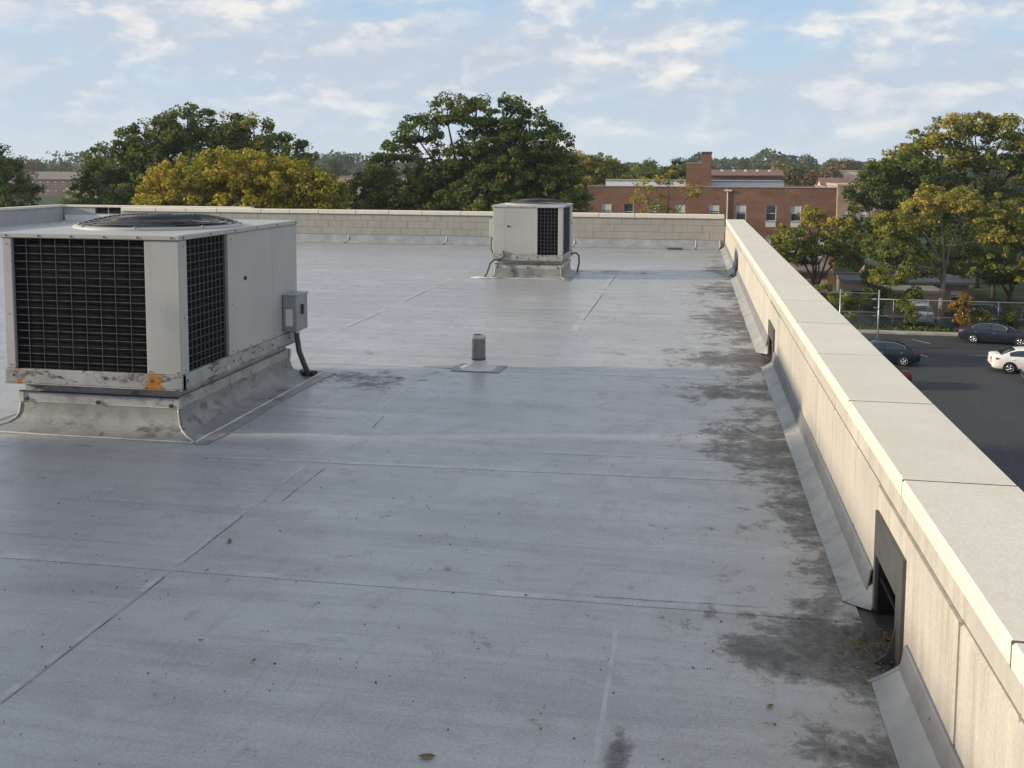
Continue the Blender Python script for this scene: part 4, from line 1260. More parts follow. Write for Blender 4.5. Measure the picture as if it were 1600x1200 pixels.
for (x, y, h, w, m_, lab) in ((-17.5, 128, 13.2, 3.6, 'leaf_green', 'dark tree peeping out right of the tallest tree'), (-11.6, 150, 14.0, 4.0, 'leaf_green', 'round dark green tree behind the yellow tree by the brick building'),
                              (-6.6, 148, 14.2, 4.4, 'leaf_green', 'broad dark green tree rising over the white penthouse'), (-1.4, 152, 13.4, 4.2, 'leaf_green', 'dark green tree left of the brick chimney'),
                              (-22.5, 120, 12.2, 4.2, 'leaf_green', 'green tree glimpsed under the tallest tree')):
    make_tree('round_tree', lab, (x, y), rlobes(30 + k, 9, 0, 0, h * .66, w * .75, w * .7, h * .24, w * .35, w * .55), 0.40, m_, trunk_r=0.3, seed=40 + k, per=34, rc=1.0, dens=.9)
    k += 1
# trees on the right
make_tree('cherry_tree', 'green and russet tree in front of the right end of the brick building', (10.8, 88), [
    (-2.2, 0, 5.6, 1.9, 1.9, 1.2, -.05), (0, 0, 7.2, 1.3, 1.4, 1.0, .34), (-0.8, 0, 8.0, .7, .9, .6, .36), (1.6, 0, 6.4, 1.7, 1.8, 1.2, .16), (3.2, 0, 5.0, 1.6, 1.7, 1.2), (0.4, -.6, 5.0, 2.0, 1.9, 1.2, -.2), (-3.4, 0, 4.3, 1.4, 1.5, 1.0), (2.3, 0, 3.8, 1.5, 1.5, .9, .05), (-1.3, 0, 3.9, 1.5, 1.5, .8, -.15)],
    0.24, 'leaf_olive', trunk_r=0.24, fork=.22, seed=21, per=40, rc=0.66, dens=.95, tint=(0.52, .18))
make_tree('ash_tree', 'yellow-green tree with bare pale limbs at the parking lot kerb', (18.2, 76.6), [
    (-0.60, 0.00, 9.40, 1.71, 1.71, 1.14, 0.42), (1.20, 0.00, 9.20, 1.82, 1.71, 1.25, 0.38), (-2.00, 0.00, 8.20, 1.71, 1.71, 1.37, 0.30), (-3.40, 0.00, 7.40, 1.60, 1.71, 1.37, 0.10), (-4.40, 0.00, 5.80, 1.48, 1.60, 1.48, -0.02), (-3.00, 0.40, 5.40, 1.94, 1.82, 1.48, -0.02), (3.20, 0.00, 8.40, 1.71, 1.71, 1.37, 0.25), (3.90, 0.00, 7.00, 1.82, 1.71, 1.14, 0.36),
    (5.20, 0.00, 8.20, 1.60, 1.71, 1.37, 0.20), (6.20, 0.30, 6.60, 1.82, 1.71, 1.60, 0.00), (4.60, 0.50, 5.00, 2.17, 1.94, 1.60, -0.10), (-1.60, 0.80, 4.40, 1.94, 1.71, 1.37, -0.05), (2.20, 1.20, 4.60, 2.05, 1.82, 1.60, -0.15), (6.60, 0.40, 4.20, 1.94, 1.71, 1.60, 0.02), (-3.60, 0.50, 3.70, 1.48, 1.48, 1.14, 0.05)],
    0.22, 'leaf_olive', bark='bark_pale', trunk_r=0.23, fork=0.42, seed=24, per=40, rc=0.62, dens=.85, shell=.6, tint=(0.50, .17))
make_tree('ash_tree', 'big yellow-green tree on the right skyline', (28.0, 105), [
    (-5.60, 0.00, 14.30, 2.12, 2.36, 1.53, 0.25), (-3.00, 0.00, 15.30, 2.36, 2.36, 1.77, 0.30), (-0.60, 0.00, 15.90, 2.12, 2.36, 1.65, 0.25), (2.00, 0.00, 15.40, 2.12, 2.36, 1.65, 0.15), (4.40, 0.00, 14.20, 2.24, 2.36, 1.65, 0.10), (-7.00, 0.00, 12.60, 2.12, 2.36, 1.65, 0.25), (-3.20, 0.40, 12.60, 3.07, 2.83, 2.01, 0.20), (1.00, 0.40, 12.60, 3.30, 2.83, 2.12, 0.10), (5.40, 0.00, 11.80, 2.83, 2.60, 2.24),
    (-6.20, 0.00, 10.20, 2.83, 2.60, 2.01, -0.10), (-1.50, 0.00, 9.80, 3.54, 2.95, 2.24, -0.15), (3.20, 0.00, 9.40, 3.54, 2.95, 2.36, -0.15), (7.20, 0.00, 9.40, 2.60, 2.60, 2.36, -0.10), (0.00, 0.00, 6.80, 4.13, 3.07, 2.36, -0.30), (5.00, 0.00, 6.60, 3.78, 3.07, 2.36, -0.30)],
    0.32, 'leaf_olive', trunk_r=0.4, seed=27, per=44, rc=0.9, dens=.9, tint=(.46, .17))
make_tree('elm_tree', 'dark green tree between the tan house and the skyline tree', (19.8, 100), [
    (-2.40, 0.00, 11.30, 2.07, 2.18, 1.61), (0.40, 0.00, 11.80, 2.30, 2.30, 1.72), (2.40, 0.00, 10.60, 2.30, 2.30, 1.95), (-2.80, 0.00, 9.20, 2.30, 2.30, 1.95), (0.00, 0.00, 9.00, 2.99, 2.53, 2.30), (-2.60, 0.00, 6.80, 2.53, 2.30, 2.07), (1.40, 0.00, 6.40, 3.22, 2.53, 2.42), (-1.00, 0.00, 4.50, 2.99, 2.53, 2.07), (3.60, 0.00, 8.20, 2.07, 2.30, 2.07)],
    0.32, 'leaf_green', trunk_r=0.35, seed=29, per=46, rc=0.9, dens=1.0)
k = 0
for (x, y, h, w, m_, lab, tn) in ((25.5, 86, 6.6, 3.0, 'leaf_green', 'dark bushy tree behind the black estate car', .35), (29.5, 84, 7.5, 3.2, 'leaf_olive', 'yellowing tree at the right edge above the parked cars', .55), (22.6, 91, 7.4, 3.0, 'leaf_green', 'dark tree shading the grey roofed house', .3),
                                  (14.6, 82, 4.0, 1.6, 'leaf_green', 'small green tree over the fence beside the brick garage', .5), (33, 92, 9.5, 3.8, 'leaf_green', 'dark tree at the far right under the skyline tree', .3),
                                  (27.5, 97, 7.0, 3.8, 'leaf_green', 'dark tree filling the gap under the skyline tree', .3), (24.2, 100, 6.0, 3.4, 'leaf_green', 'dark low tree behind the black estate car and the house', .28), (31.5, 88, 6.5, 3.2, 'leaf_green', 'dark tree at the far right behind the fence rail', .3), (-64, 84, 9.9, 4.4, 'leaf_green', 'low dark tree near the left edge below the town roofs', .3), (-58.5, 86, 10.1, 4.2, 'leaf_green', 'round dark tree below the tan gabled house', .34), (-54, 83, 9.6, 3.4, 'leaf_olive', 'olive bush-like tree beside the big left tree', .35),
                                  (-52.5, 68, 9.2, 1.8, 'leaf_yellow', 'small golden treetop over the left wing wall', .3),
                                  (-27.0, 82, 9.8, 3.0, 'leaf_olive', 'olive tree filling the gap left of the tallest tree', .45), (-24.5, 70, 8.9, 2.2, 'leaf_olive', 'pale olive shrub top above the far parapet', .5), (-11.5, 84, 9.4, 2.6, 'leaf_olive', 'yellow-green bushy tree behind the far air unit', .6), (-20.5, 72, 9.2, 2.6, 'leaf_green', 'green bush under the left limbs of the tallest tree', .5), (-14.5, 72, 9.2, 2.8, 'leaf_green', 'green bush at the foot of the tallest tree', .45)):
    make_tree('bushy_tree', lab, (x, y), rlobes(60 + k, 8, 0, 0, h * .62, w * .7, w * .7, h * .27, w * .34, w * .52), 0.28, m_, trunk_r=0.18, seed=70 + k, per=36, rc=0.75, dens=.95, tint=(tn, .15))
    k += 1
# shrubs along the fence
k = 0
for (x, y, h, w, m_, lab, tn) in ((15.6, 75.3, 2.5, 0.9, 'leaf_olive', 'leafy yellow-green shrub left of the silver minivan', .5), (19.35, 75.4, 3.3, 0.9, 'leaf_orange', 'orange vine-covered shrub right of the kerb tree', .4), (20.6, 75.5, 1.8, 0.8, 'leaf_green', 'low green shrub against the rear fence', .6),
                                  (11.3, 76.0, 3.4, 1.4, 'leaf_green', 'green hedge-like shrub behind the tall fence gate', .7), (9.6, 77, 3.8, 1.5, 'leaf_olive', 'yellowish shrub beside the tall fence gate', .5), (22.7, 75.6, 1.7, 0.9, 'leaf_green', 'dark shrub behind the navy sedan', .3), (13.6, 77.4, 2.9, 1.2, 'leaf_green', 'dark shrub right of the fence gate post', .35),
                                  (17.0, 80.5, 3.6, 1.3, 'leaf_green', 'shrub growing before the grey roofed house', .45)):
    make_tree('shrub', lab, (x, y), rlobes(90 + k, 6, 0, 0, h * .55, w * .6, w * .6, h * .3, w * .4, w * .6), 0.17, m_, trunk_r=0.07, seed=100 + k, per=34, rc=0.42, dens=.9, cat='shrub', tint=(tn, .16))
    k += 1
# the ivy and weeds at the fence foot
rng = np.random.default_rng(5)
n = 5000
cx = rng.uniform(8, 40, n)
cyy = 74.7 + rng.uniform(0, 1.3, n)
cz = G + np.abs(rng.normal(0, 0.16, n)) + 0.02
me = leaf_mesh('verge_weeds', np.stack([cx, cyy, cz], 1), rng.normal(size=(n, 3)) + np.array([0, -.2, .8]), 0.16, 0.5 + rng.normal(size=n) * .2, rng)
tag(link('verge_weeds', me, 'leaf_green'), 'rough weeds and ivy along the kerb by the rear fence', 'weeds', kind='stuff')


# far trees of the skyline: a few crowns, shared
def far_tree_mesh(seed, h, w, n=1500, leaf=0.85):
    rng = np.random.default_rng(seed)
    L = rlobes(seed + 500, 9, 0, 0, h * .62, w * .55, w * .55, h * .26, w * .30, w * .48)
    cs, ns, ts = [], [], []
    for l in L:
        m = n // len(L)
        d = rng.normal(size=(m, 3))
        d /= np.linalg.norm(d, axis=1, keepdims=True)
        f = rng.uniform(0.72, 1.06, (m, 1))
        cs.append(np.array(l[:3]) + d * np.array(l[3:6]) * f)
        ns.append(d + rng.normal(size=(m, 3)) * .45 + np.array([0, 0, .3]))
        ts.append(np.full(m, 0.45 + rng.normal() * .14) + rng.normal(size=m) * .12)
    me = leaf_mesh('crown', np.concatenate(cs), np.concatenate(ns), leaf, np.concatenate(ts), rng)
    tr = MB().tube([(0, 0, -.2), (0, 0, h * .35), (0.1, 0, h * .7)], [w * .075, w * .06, w * .03], 6)
    return me, tr


FAR = {}
for s in range(5):
    hh, ww = ((16, 6.0), (18, 6.6), (14, 6.4), (19, 5.4), (15, 5.0))[s]
    for mname in ('leaf_far_green', 'leaf_far_rust', 'leaf_far_olive'):
        if mname != 'leaf_far_green' and s > 2:
            continue
        me, tr = far_tree_mesh(300 + s, hh, ww)
        me.materials.append(MAT[mname])
        tm = tr.mesh('trunk')
        tm.materials.append(MAT['bark'])
        FAR[(s, mname)] = (me, tm)
rf = random.Random(9)


def far_tree(x, y, sc, s, mname, label, group):
    me, tm = FAR[(s, mname)]
    r = empty('skyline_tree', (x, y, G), rf.uniform(0, 6.28))
    r.scale = (sc, sc, sc * rf.uniform(.92, 1.08))
    tag(r, label, 'tree', group)
    link('crown', me, None, r)
    link('trunk', tm, None, r)


def vis_x(px, y):
    """plan x of a bearing: the photograph's field of view, used to keep the skyline wood inside and a little beyond it"""
    return y * math.tan(math.atan((px - 800) / 1550.0) - YAW)


rows = [(440, 76, 1.0, 'hazy green tree in the farthest row of the wooded skyline', 'trees of the farthest skyline row'),
        (350, 56, 0.95, 'green tree in the second row of the wooded skyline', 'trees of the second skyline row'),
        (262, 22, 0.80, 'scattered tree among the far town roofs', 'trees among the far roofs')]
for y0, cnt, sc, lab, grp in rows:
    for k in range(cnt):
        px = -150 + (k + rf.uniform(.1, .9)) * 1900 / cnt
        y = y0 + rf.uniform(-28, 28)
        s = rf.randrange(5)
        q = rf.random()
        mname = 'leaf_far_green' if q < .78 or s > 2 else ('leaf_far_olive' if q < .92 else 'leaf_far_rust')
        l2, g2 = lab, grp
        if mname != 'leaf_far_green':
            nm = 'rusty' if mname.endswith('rust') else 'yellowish'
            l2 = lab.replace('hazy green', 'hazy ' + nm).replace('green tree', nm + ' tree').replace('scattered tree', 'scattered ' + nm + ' tree')
            g2 = nm + ' ' + grp
        far_tree(vis_x(px, y), y, sc * rf.uniform(.8, 1.08), s, mname, l2, g2)
for px, y, s, m_, lab in ((1255, 250, 0, 'leaf_far_rust', 'rust-brown tree left of the cream far house'), (1285, 262, 2, 'leaf_far_rust', 'rust-brown tree right above the brick building corner'), (1305, 275, 1, 'leaf_far_rust', 'tallest rust-brown tree on the skyline right of the chimney'),
                          (512, 240, 2, 'leaf_far_olive', 'round tan-green tree over the pink house left of the tallest tree'), (1235, 215, 1, 'leaf_far_olive', 'olive tree at the right end of the long brick roof')):
    far_tree(vis_x(px, y), y, .80 if y < 245 else .92, s, m_, lab, None)
# the solid wood behind: one mass
rng = np.random.default_rng(77)
n = 42000
ypos = rng.uniform(470, 560, n)
pxs = rng.uniform(-250, 1850, n)
xpos = np.array([vis_x(p_, y_) for p_, y_ in zip(pxs, ypos)])
hgt = 15.0 + 3.2 * np.sin(xpos * 0.055) + 2.4 * np.sin(xpos * 0.17 + 1) + 1.2 * np.sin(xpos * .41)
zpos = G + hgt * rng.uniform(0.05, 1.0, n) ** .6
me = leaf_mesh('far_wood', np.stack([xpos, ypos, zpos], 1), rng.normal(size=(n, 3)) + np.array([-.3, -.6, .4]), 1.9, 0.4 + rng.normal(size=n) * .18, rng)
tag(link('far_wood', me, 'leaf_far_green'), 'continuous dark wood closing the horizon behind the skyline trees', 'wood', kind='stuff')


# ------------------------------------------------------------------ buildings
def wall_x(mb, x0, x1, y, th, z0, z1, holes):
    """wall slab facing -y with rectangular openings (x0,x1,z0,z1)"""
    xs = sorted({x0, x1, *[v for h in holes for v in h[:2]]})
    for a, b2 in zip(xs[:-1], xs[1:]):
        cuts = sorted([(h[2], h[3]) for h in holes if h[0] <= a + 1e-6 and h[1] >= b2 - 1e-6])
        z = z0
        for c0, c1 in cuts:
            if c0 > z:
                mb.box(a, b2, y, y + th, z, c0)
            z = c1
        if z < z1:
            mb.box(a, b2, y, y + th, z, z1)
    return mb


def window(root, x0, x1, y, z0, z1, blind=0.5, bars=True, frame='trim_white'):
    f = MB()
    t = 0.06
    f.box(x0, x0 + t, y + .06, y + .14, z0, z1).box(x1 - t, x1, y + .06, y + .14, z0, z1).box(x0 + t, x1 - t, y + .06, y + .14, z1 - t, z1).box(x0 + t, x1 - t, y + .06, y + .14, z0, z0 + t)
    o = f.build('window', frame, root)
    MB().box(x0 + t, x1 - t, y + .10, y + .12, z0 + t, z1 - t).build('pane', 'glass_dark', o)
    if blind:
        MB().box(x0 + t, x1 - t, y + .085, y + .099, lerp(z1, z0, blind), z1 - t).build('blind', 'blind', o)
    if bars:
        zm = lerp(z0, z1, .48)
        MB().box(x0 + t, x1 - t, y + .07, y + .099, zm - .03, zm + .03).build('sash_bar', frame, o)
    MB().box(x0 - .06, x1 + .06, y - .06, y + .06, z0 - .10, z0 - .002).build('sill', 'concrete', o)
    return o


bb = tag(empty('brick_building', (2, 104, G)), 'three-storey red brick building with white penthouse and tall chimney', 'building')
bb.location = (0, 0, 0)
BX0, BX1, BY = -10.65, 14.4, 104.0
wins = []
for i, x in enumerate((-9.2, -6.9, -4.2, -1.6, 1.85, 4.55, 7.53, 9.99, 12.3)):
    for z1 in (-1.47, -4.55, -7.6):
        if i == 8 and z1 > -2:
            continue
        wins.append((x, x + 1.02, z1 - 1.62, z1))
w = MB()
wall_x(w, BX0, BX1, BY, 0.3, G, 0.26, wins)
w.box(BX0, BX0 + .3, BY + .301, BY + 16, G, .26).box(BX1 - .3, BX1, BY + .301, BY + 16, G, .26).box(BX0 + .301, BX1 - .301, BY + 15.7, BY + 16, G, .26)
w.build('wall', 'brick_red', bb)
MB().box(BX0 + .3, BX1 - .3, BY + .3, BY + 15.7, -.3, -.1).build('roof', 'shingle_grey', bb)
MB().box(BX0 + .31, BX1 - .31, BY + .9, BY + 15.6, G, -.35).build('interior', 'black', bb)
MB().cbox(BX0 - .06, BX1 + .06, BY - .07, BY + .36, .262, .36, .02).build('coping', 'galvanised', bb)
MB().cbox(BX1 - .34, BX1 + .061, BY + .361, BY + 16.05, .262, .36, .02).build('coping', 'galvanised', bb)
for q, wn in enumerate(wins):
    window(bb, wn[0], wn[1], BY, wn[2], wn[3], (.45, .5, .42, .0, .55)[q % 5])
    if wn[0] > 7 and q % 3 == 0:
        MB().cbox(wn[0] + .02, wn[1] - .02, BY - .02, BY + .05, wn[2] - .62, wn[2] - .12, .01).build('spandrel_panel', 'trim_white', bb)
MB().tube([(3.68, BY - .08, .1), (3.68, BY - .08, G)], .055, 8).build('downpipe', 'trim_white', bb)
MB().cbox(3.35, 4.1, BY - .16, BY - .02, -.12, .06, .01).build('hopper_head', 'trim_white', bb)
ph = MB().box(-9.05, 1.0, BY + 3, BY + 9, -.1, .86).build('penthouse', 'white_paint', bb)
MB().box(-9.12, 1.05, BY + 2.93, BY + 9.05, .862, .95).build('penthouse_roof', 'galvanised', ph)
ph = MB().box(1.9, 9.6, BY + 4, BY + 9, -.1, .80).build('penthouse', 'white_paint', bb)
MB().box(1.85, 9.65, BY + 3.93, BY + 9.05, .802, .92).build('penthouse_roof', 'galvanised', ph)
for q in range(5):
    MB().box(2.6 + q * 1.3, 3.2 + q * 1.3, BY + 3.96, BY + 3.999, .0, .22).build('vent_grille', 'dark_metal', bb)
ch = MB().box(1.03, 2.05, BY + 2.2, BY + 3.3, -.1, 3.75).build('chimney', 'brick_red', bb)
MB().cbox(.97, 2.11, BY + 2.14, BY + 3.36, 3.751, 3.95, .03).build('chimney_cap', 'dark_metal', ch)
lt = MB().box(-.55, 1.02, BY + 2.3, BY + 5.0, -.1, 2.72).build('lift_tower', 'brick_red', bb)
MB().box(-.62, 1.02, BY + 2.23, BY + 5.06, 2.722, 2.82).build('tower_coping', 'concrete', lt)


def small_building(name, label, x0, x1, y, d, h, wall, roof, kind='gable', cols=3, rows_=1, rz=0.0, ridge=2.0, win=(0.9, 1.2), group=None):
    cx = (x0 + x1) / 2
    t = tag(empty(name, (cx, y, G), rz), label, 'building', group)
    W = (x1 - x0) / 2
    hs = []
    sh_ = h / rows_
    for r_ in range(rows_):
        for c in range(cols):
            xx = -W + (c + .5) * 2 * W / cols
            zz = r_ * sh_ + sh_ * .35
            hs.append((xx - win[0] / 2, xx + win[0] / 2, zz, zz + win[1]))
    mb = MB()
    wall_x(mb, -W, W, 0, .25, 0, h, hs)
    mb.box(-W, -W + .25, .251, d, 0, h).box(W - .25, W, .251, d, 0, h).box(-W + .251, W - .251, d - .25, d, 0, h)
    if kind == 'gable_end':
        for yy in (0.0, d - .25):
            mb.prism([(-W, h), (W, h), (0, h + ridge)], 'y', yy, yy + .25)
    elif kind == 'gable':
        for xx in (-W, W - .25):
            mb.prism([(0, h), (d, h), (d / 2, h + ridge)], 'x', xx, xx + .25)
    mb.build('wall', wall, t)
    MB().box(-W + .26, W - .26, .5, d - .26, 0, h - .05).build('interior', 'black', t)
    for hh in hs:
        window(t, hh[0], hh[1], 0, hh[2], hh[3], .4 if (cols > 2) else 0)
    if kind == 'flat':
        MB().box(-W - .1, W + .1, -.1, d + .1, h + .001, h + .25).build('roof', roof, t)
    elif kind == 'gable_end':
        for s in (-1, 1):
            MB().prism([(0, h + ridge + .02), (s * (W + .5), h - .48 * ridge / W * 1.0), (s * (W + .5), h - .48 * ridge / W + .2), (0, h + ridge + .22)], 'y', -.4, d + .4).build('roof_slope', roof, t, recalc=True)
    else:
        for s in (0, 1):
            e, m_ = (-.5, d / 2) if s == 0 else (d + .5, d / 2)
            MB().prism([(e, h - .5 * ridge / (d / 2)), (m_, h + ridge), (m_, h + ridge + .2), (e, h - .5 * ridge / (d / 2) + .2)], 'x', -W - .35, W + .35).build('roof_slope', roof, t, recalc=True)
    return t


lb = small_building('long_brick_building', 'long low brick building with small white vents on its roof behind the chimney', 3.4, 16.6, 190, 14, 10.4, 'brick_brown', 'roof_red', 'gable', 6, 3, ridge=.9)
for q in range(5):
    MB().cbox(-4.5 + q * 2.2, -4.0 + q * 2.2, 4.5, 5.0, 10.8, 11.5, .03).build('roof_vent', 'white_paint', lb)
small_building('tan_brick_house', 'tan brick block right of the red brick building, tall narrow windows', 20.9, 30.5, 150, 12, 9.3, 'brick_tan', 'wall_tan', 'flat', 4, 3, win=(.9, 1.5))
small_building('cream_house', 'cream flat-roofed house with four small dark windows on the right skyline', 34.6, 42.5, 262, 9, 11.2, 'wall_cream', 'wall_tan', 'flat', 4, 2, win=(.6, .7))
small_building('red_roof_house', 'low house with dull red roof below the cream house', 28.0, 36.0, 225, 8, 8.2, 'wall_cream', 'roof_red', 'gable', 3, 2, ridge=1.4)
small_building('pink_house', 'pinkish brick house with flat roof in the gap left of the tallest tree', -101, -92, 262, 10, 8.9, 'wall_pink', 'shingle_brown', 'flat', 3, 2)
small_building('brown_roof_building', 'long building with broad dark brown roof below the pink house', -79.5, -66, 206, 13, 5.9, 'brick_brown', 'shingle_brown', 'gable', 5, 2, ridge=3.0)
small_building('row_house', 'flat brown row of houses behind the brown roofed building', -88, -72, 275, 9, 9.3, 'brick_brown', 'shingle_brown', 'flat', 6, 3)
small_building('tan_gabled_house', 'tan gabled house among trees left of the big left tree', -226, -212, 330, 12, 4.2, 'wall_tan', 'shingle_brown', 'gable_end', 2, 1, ridge=3.4)
small_building('white_warehouse', 'long white roofed building on the left skyline', -262, -226, 400, 14, 13.2, 'wall_tan', 'white_paint', 'flat', 8, 3)
small_building('long_row_building', 'long brown roofed row near the left edge of the skyline', -262, -229, 345, 12, 6.6, 'brick_brown', 'shingle_brown', 'gable', 10, 2, ridge=2.6)
small_building('grey_gabled_house', 'grey roofed house beside the tan gabled house', -211, -199, 338, 10, 5.4, 'wall_tan', 'shingle_grey', 'gable', 3, 1, ridge=2.4)
for q, (x, y, w_, h, wl, rfm, kd, lab) in enumerate(((-118, 300, 12, 6.2, 'wall_cream', 'shingle_grey', 'gable', 'cream house with grey roof far behind the golden tree'), (-60, 300, 13, 6.4, 'wall_tan', 'roof_red', 'gable', 'red roofed house far behind the tallest tree'),
                                                    (12, 330, 14, 7.0, 'wall_cream', 'shingle_grey', 'gable', 'pale house far right of the brick chimney'), (55, 300, 14, 8.2, 'brick_brown', 'shingle_brown', 'flat', 'flat brown house far behind the skyline tree'), (-160, 320, 14, 6.5, 'brick_brown', 'shingle_brown', 'gable', 'brown house far behind the big left tree'))):
    small_building('far_house', lab, x, x + w_, y, 9, h, wl, rfm, kd, 3, 2, ridge=2.2)
# houses behind the lot
gh = small_building('grey_roofed_house', 'low brick house with grey shingle roof behind the kerb tree', 15.2, 22.5, 86, 8, 2.5, 'brick_tan', 'shingle_grey', 'gable', 4, 1, ridge=1.3, win=(.9, .9))
small_building('brick_garage', 'brick garage with flat dark roof beyond the tall fence gate', 12.4, 15.0, 84, 6, 2.5, 'brick_tan', 'shingle_grey', 'flat', 1, 1, win=(1.4, 1.0))
small_building('brown_shed', 'long brown shed low behind the green and russet tree', 4.5, 12.2, 92, 6, 2.6, 'wall_tan', 'shingle_brown', 'gable', 3, 1, ridge=.7, win=(.8, .8))
small_building('tan_garage', 'low tan garage behind the silver minivan', 15.5, 19.5, 81.6, 3.6, 2.0, 'wall_tan', 'wall_tan', 'flat', 1, 1, win=(1.2, .6))


# ------------------------------------------------------------------ fences
def chain_link(mb, x0, x1, y, z0, z1, pitch=0.17, r=0.006):
    h = z1 - z0
    k = x0 - h
    while k < x1:
        for s in (1, -1):
            pts = []
            a0, a1 = (k, k + h)
            lo, hi = max(a0, x0), min(a1, x1)
            if hi - lo > 0.05:
                t0, t1 = (lo - a0) / h, (hi - a0) / h
                zz = (z0 + t0 * h, z0 + t1 * h) if s > 0 else (z1 - t0 * h, z1 - t1 * h)
                mb.tube([(lo, y + s * .004, zz[0]), (hi, y + s * .004, zz[1])], r, 3, False)
        k += pitch
    return mb


fa = tag(empty('tall_fence', (8, 67, G)), 'tall chain-link fence with open top frame beyond the parapet', 'fence')
fa.location = (0, 0, 0)
for x in (-0.5, 2.0, 4.6, 7.2, 9.72, 12.12):
    MB().tube([(x, 67, G), (x, 67, -5.62)], 0.05, 8).build('post', 'steel_post', fa, True)
    MB().lathe([(0, .05), (.045, .03), (.06, 0)], x, 67, -5.62, 8).build('post_cap', 'steel_post', fa)
MB().tube([(-0.5, 67, -5.82), (12.12, 67, -5.82)], 0.032, 6).build('rail', 'steel_post', fa, True)
MB().tube([(-0.5, 67, -7.05), (12.12, 67, -7.05)], 0.032, 6).build('rail', 'steel_post', fa, True)
MB().tube([(-0.5, 67, G + .1), (12.12, 67, G + .1)], 0.02, 6).build('rail', 'steel_post', fa, True)
tag(chain_link(MB(), -0.4, 12.06, 67.04, G + .1, -7.06).build('mesh', 'chain_wire', fa), kind='stuff')
MB().tube([(12.12, 67, -6.9), (11.95, 66.95, -6.75), (11.8, 66.9, -6.72)], .03, 6).build('arm', 'steel_post', fa, True)
fb = tag(empty('rear_fence', (24, 76, G)), 'long low chain-link fence behind the kerb', 'fence')
fb.location = (0, 0, 0)
for q in range(12):
    x = 12.4 + q * 2.4
    MB().tube([(x, 76.1, G), (x, 76.1, -7.28)], 0.035, 8).build('post', 'steel_post', fb, True)
MB().tube([(12.4, 76.1, -7.32), (38.8, 76.1, -7.32)], 0.028, 6).build('rail', 'steel_post', fb, True)
MB().tube([(12.4, 76.1, -8.55), (38.8, 76.1, -8.55)], 0.028, 6).build('rail', 'steel_post', fb, True)
tag(chain_link(MB(), 12.4, 38.8, 76.14, G + .1, -7.33, 0.26).build('mesh', 'chain_wire', fb), kind='stuff')


# ------------------------------------------------------------------ parked cars
def interp(tab, x):
    for a, b2 in zip(tab[:-1], tab[1:]):
        if x <= b2[0]:
            t = (x - a[0]) / (b2[0] - a[0])
            return [lerp(p, q, max(0, min(1, t))) for p, q in zip(a[1:], b2[1:])]
    return list(tab[-1][1:])


SEDAN = dict(
    body=[(-2.36, .66, .42, .72, .74), (-2.33, .78, .34, .90, .93), (-2.22, .84, .26, .97, 1.02), (-1.9, .885, .22, .985, 1.05), (-1.3, .90, .20, .97, 1.03), (-.4, .905, .20, .95, 1.0), (.5, .905, .20, .93, .97), (1.1, .895, .20, .90, .95),
          (1.6, .875, .20, .83, .89), (2.0, .84, .22, .74, .80), (2.22, .77, .25, .65, .71), (2.34, .66, .32, .56, .60), (2.38, .55, .38, .50, .52)],
    cab=[(-1.95, .66, .98, 1.00), (-1.45, .70, .97, 1.26), (-1.05, .70, .96, 1.40), (-.5, .70, .95, 1.455), (0.05, .70, .94, 1.435), (.45, .70, .93, 1.32), (1.15, .70, .92, .955)],
    side=[(-1.42, -.38), (-.32, .52)], rear=(-1.86, -1.10), front=(.16, 1.05), wheels=(-1.42, 1.42), wr=.325)
VAN = dict(
    body=[(-2.30, .74, .42, .85, .88), (-2.27, .84, .32, 1.02, 1.05), (-2.1, .88, .24, 1.04, 1.08), (-1.0, .90, .22, 1.03, 1.07), (.3, .90, .22, 1.0, 1.04), (1.2, .89, .22, .96, 1.0), (1.75, .85, .24, .86, .92), (2.1, .76, .28, .74, .80), (2.24, .62, .36, .60, .64)],
    cab=[(-2.25, .74, 1.04, 1.06), (-2.05, .78, 1.03, 1.60), (-1.5, .78, 1.03, 1.70), (-.3, .78, 1.02, 1.72), (.3, .77, 1.0, 1.66), (.7, .76, .98, 1.46), (1.5, .74, .96, 1.0)],
    side=[(-1.95, -1.05), (-.98, -.1), (-.02, .75)], rear=(-2.20, -2.03), front=(.42, 1.38), wheels=(-1.40, 1.40), wr=.34)


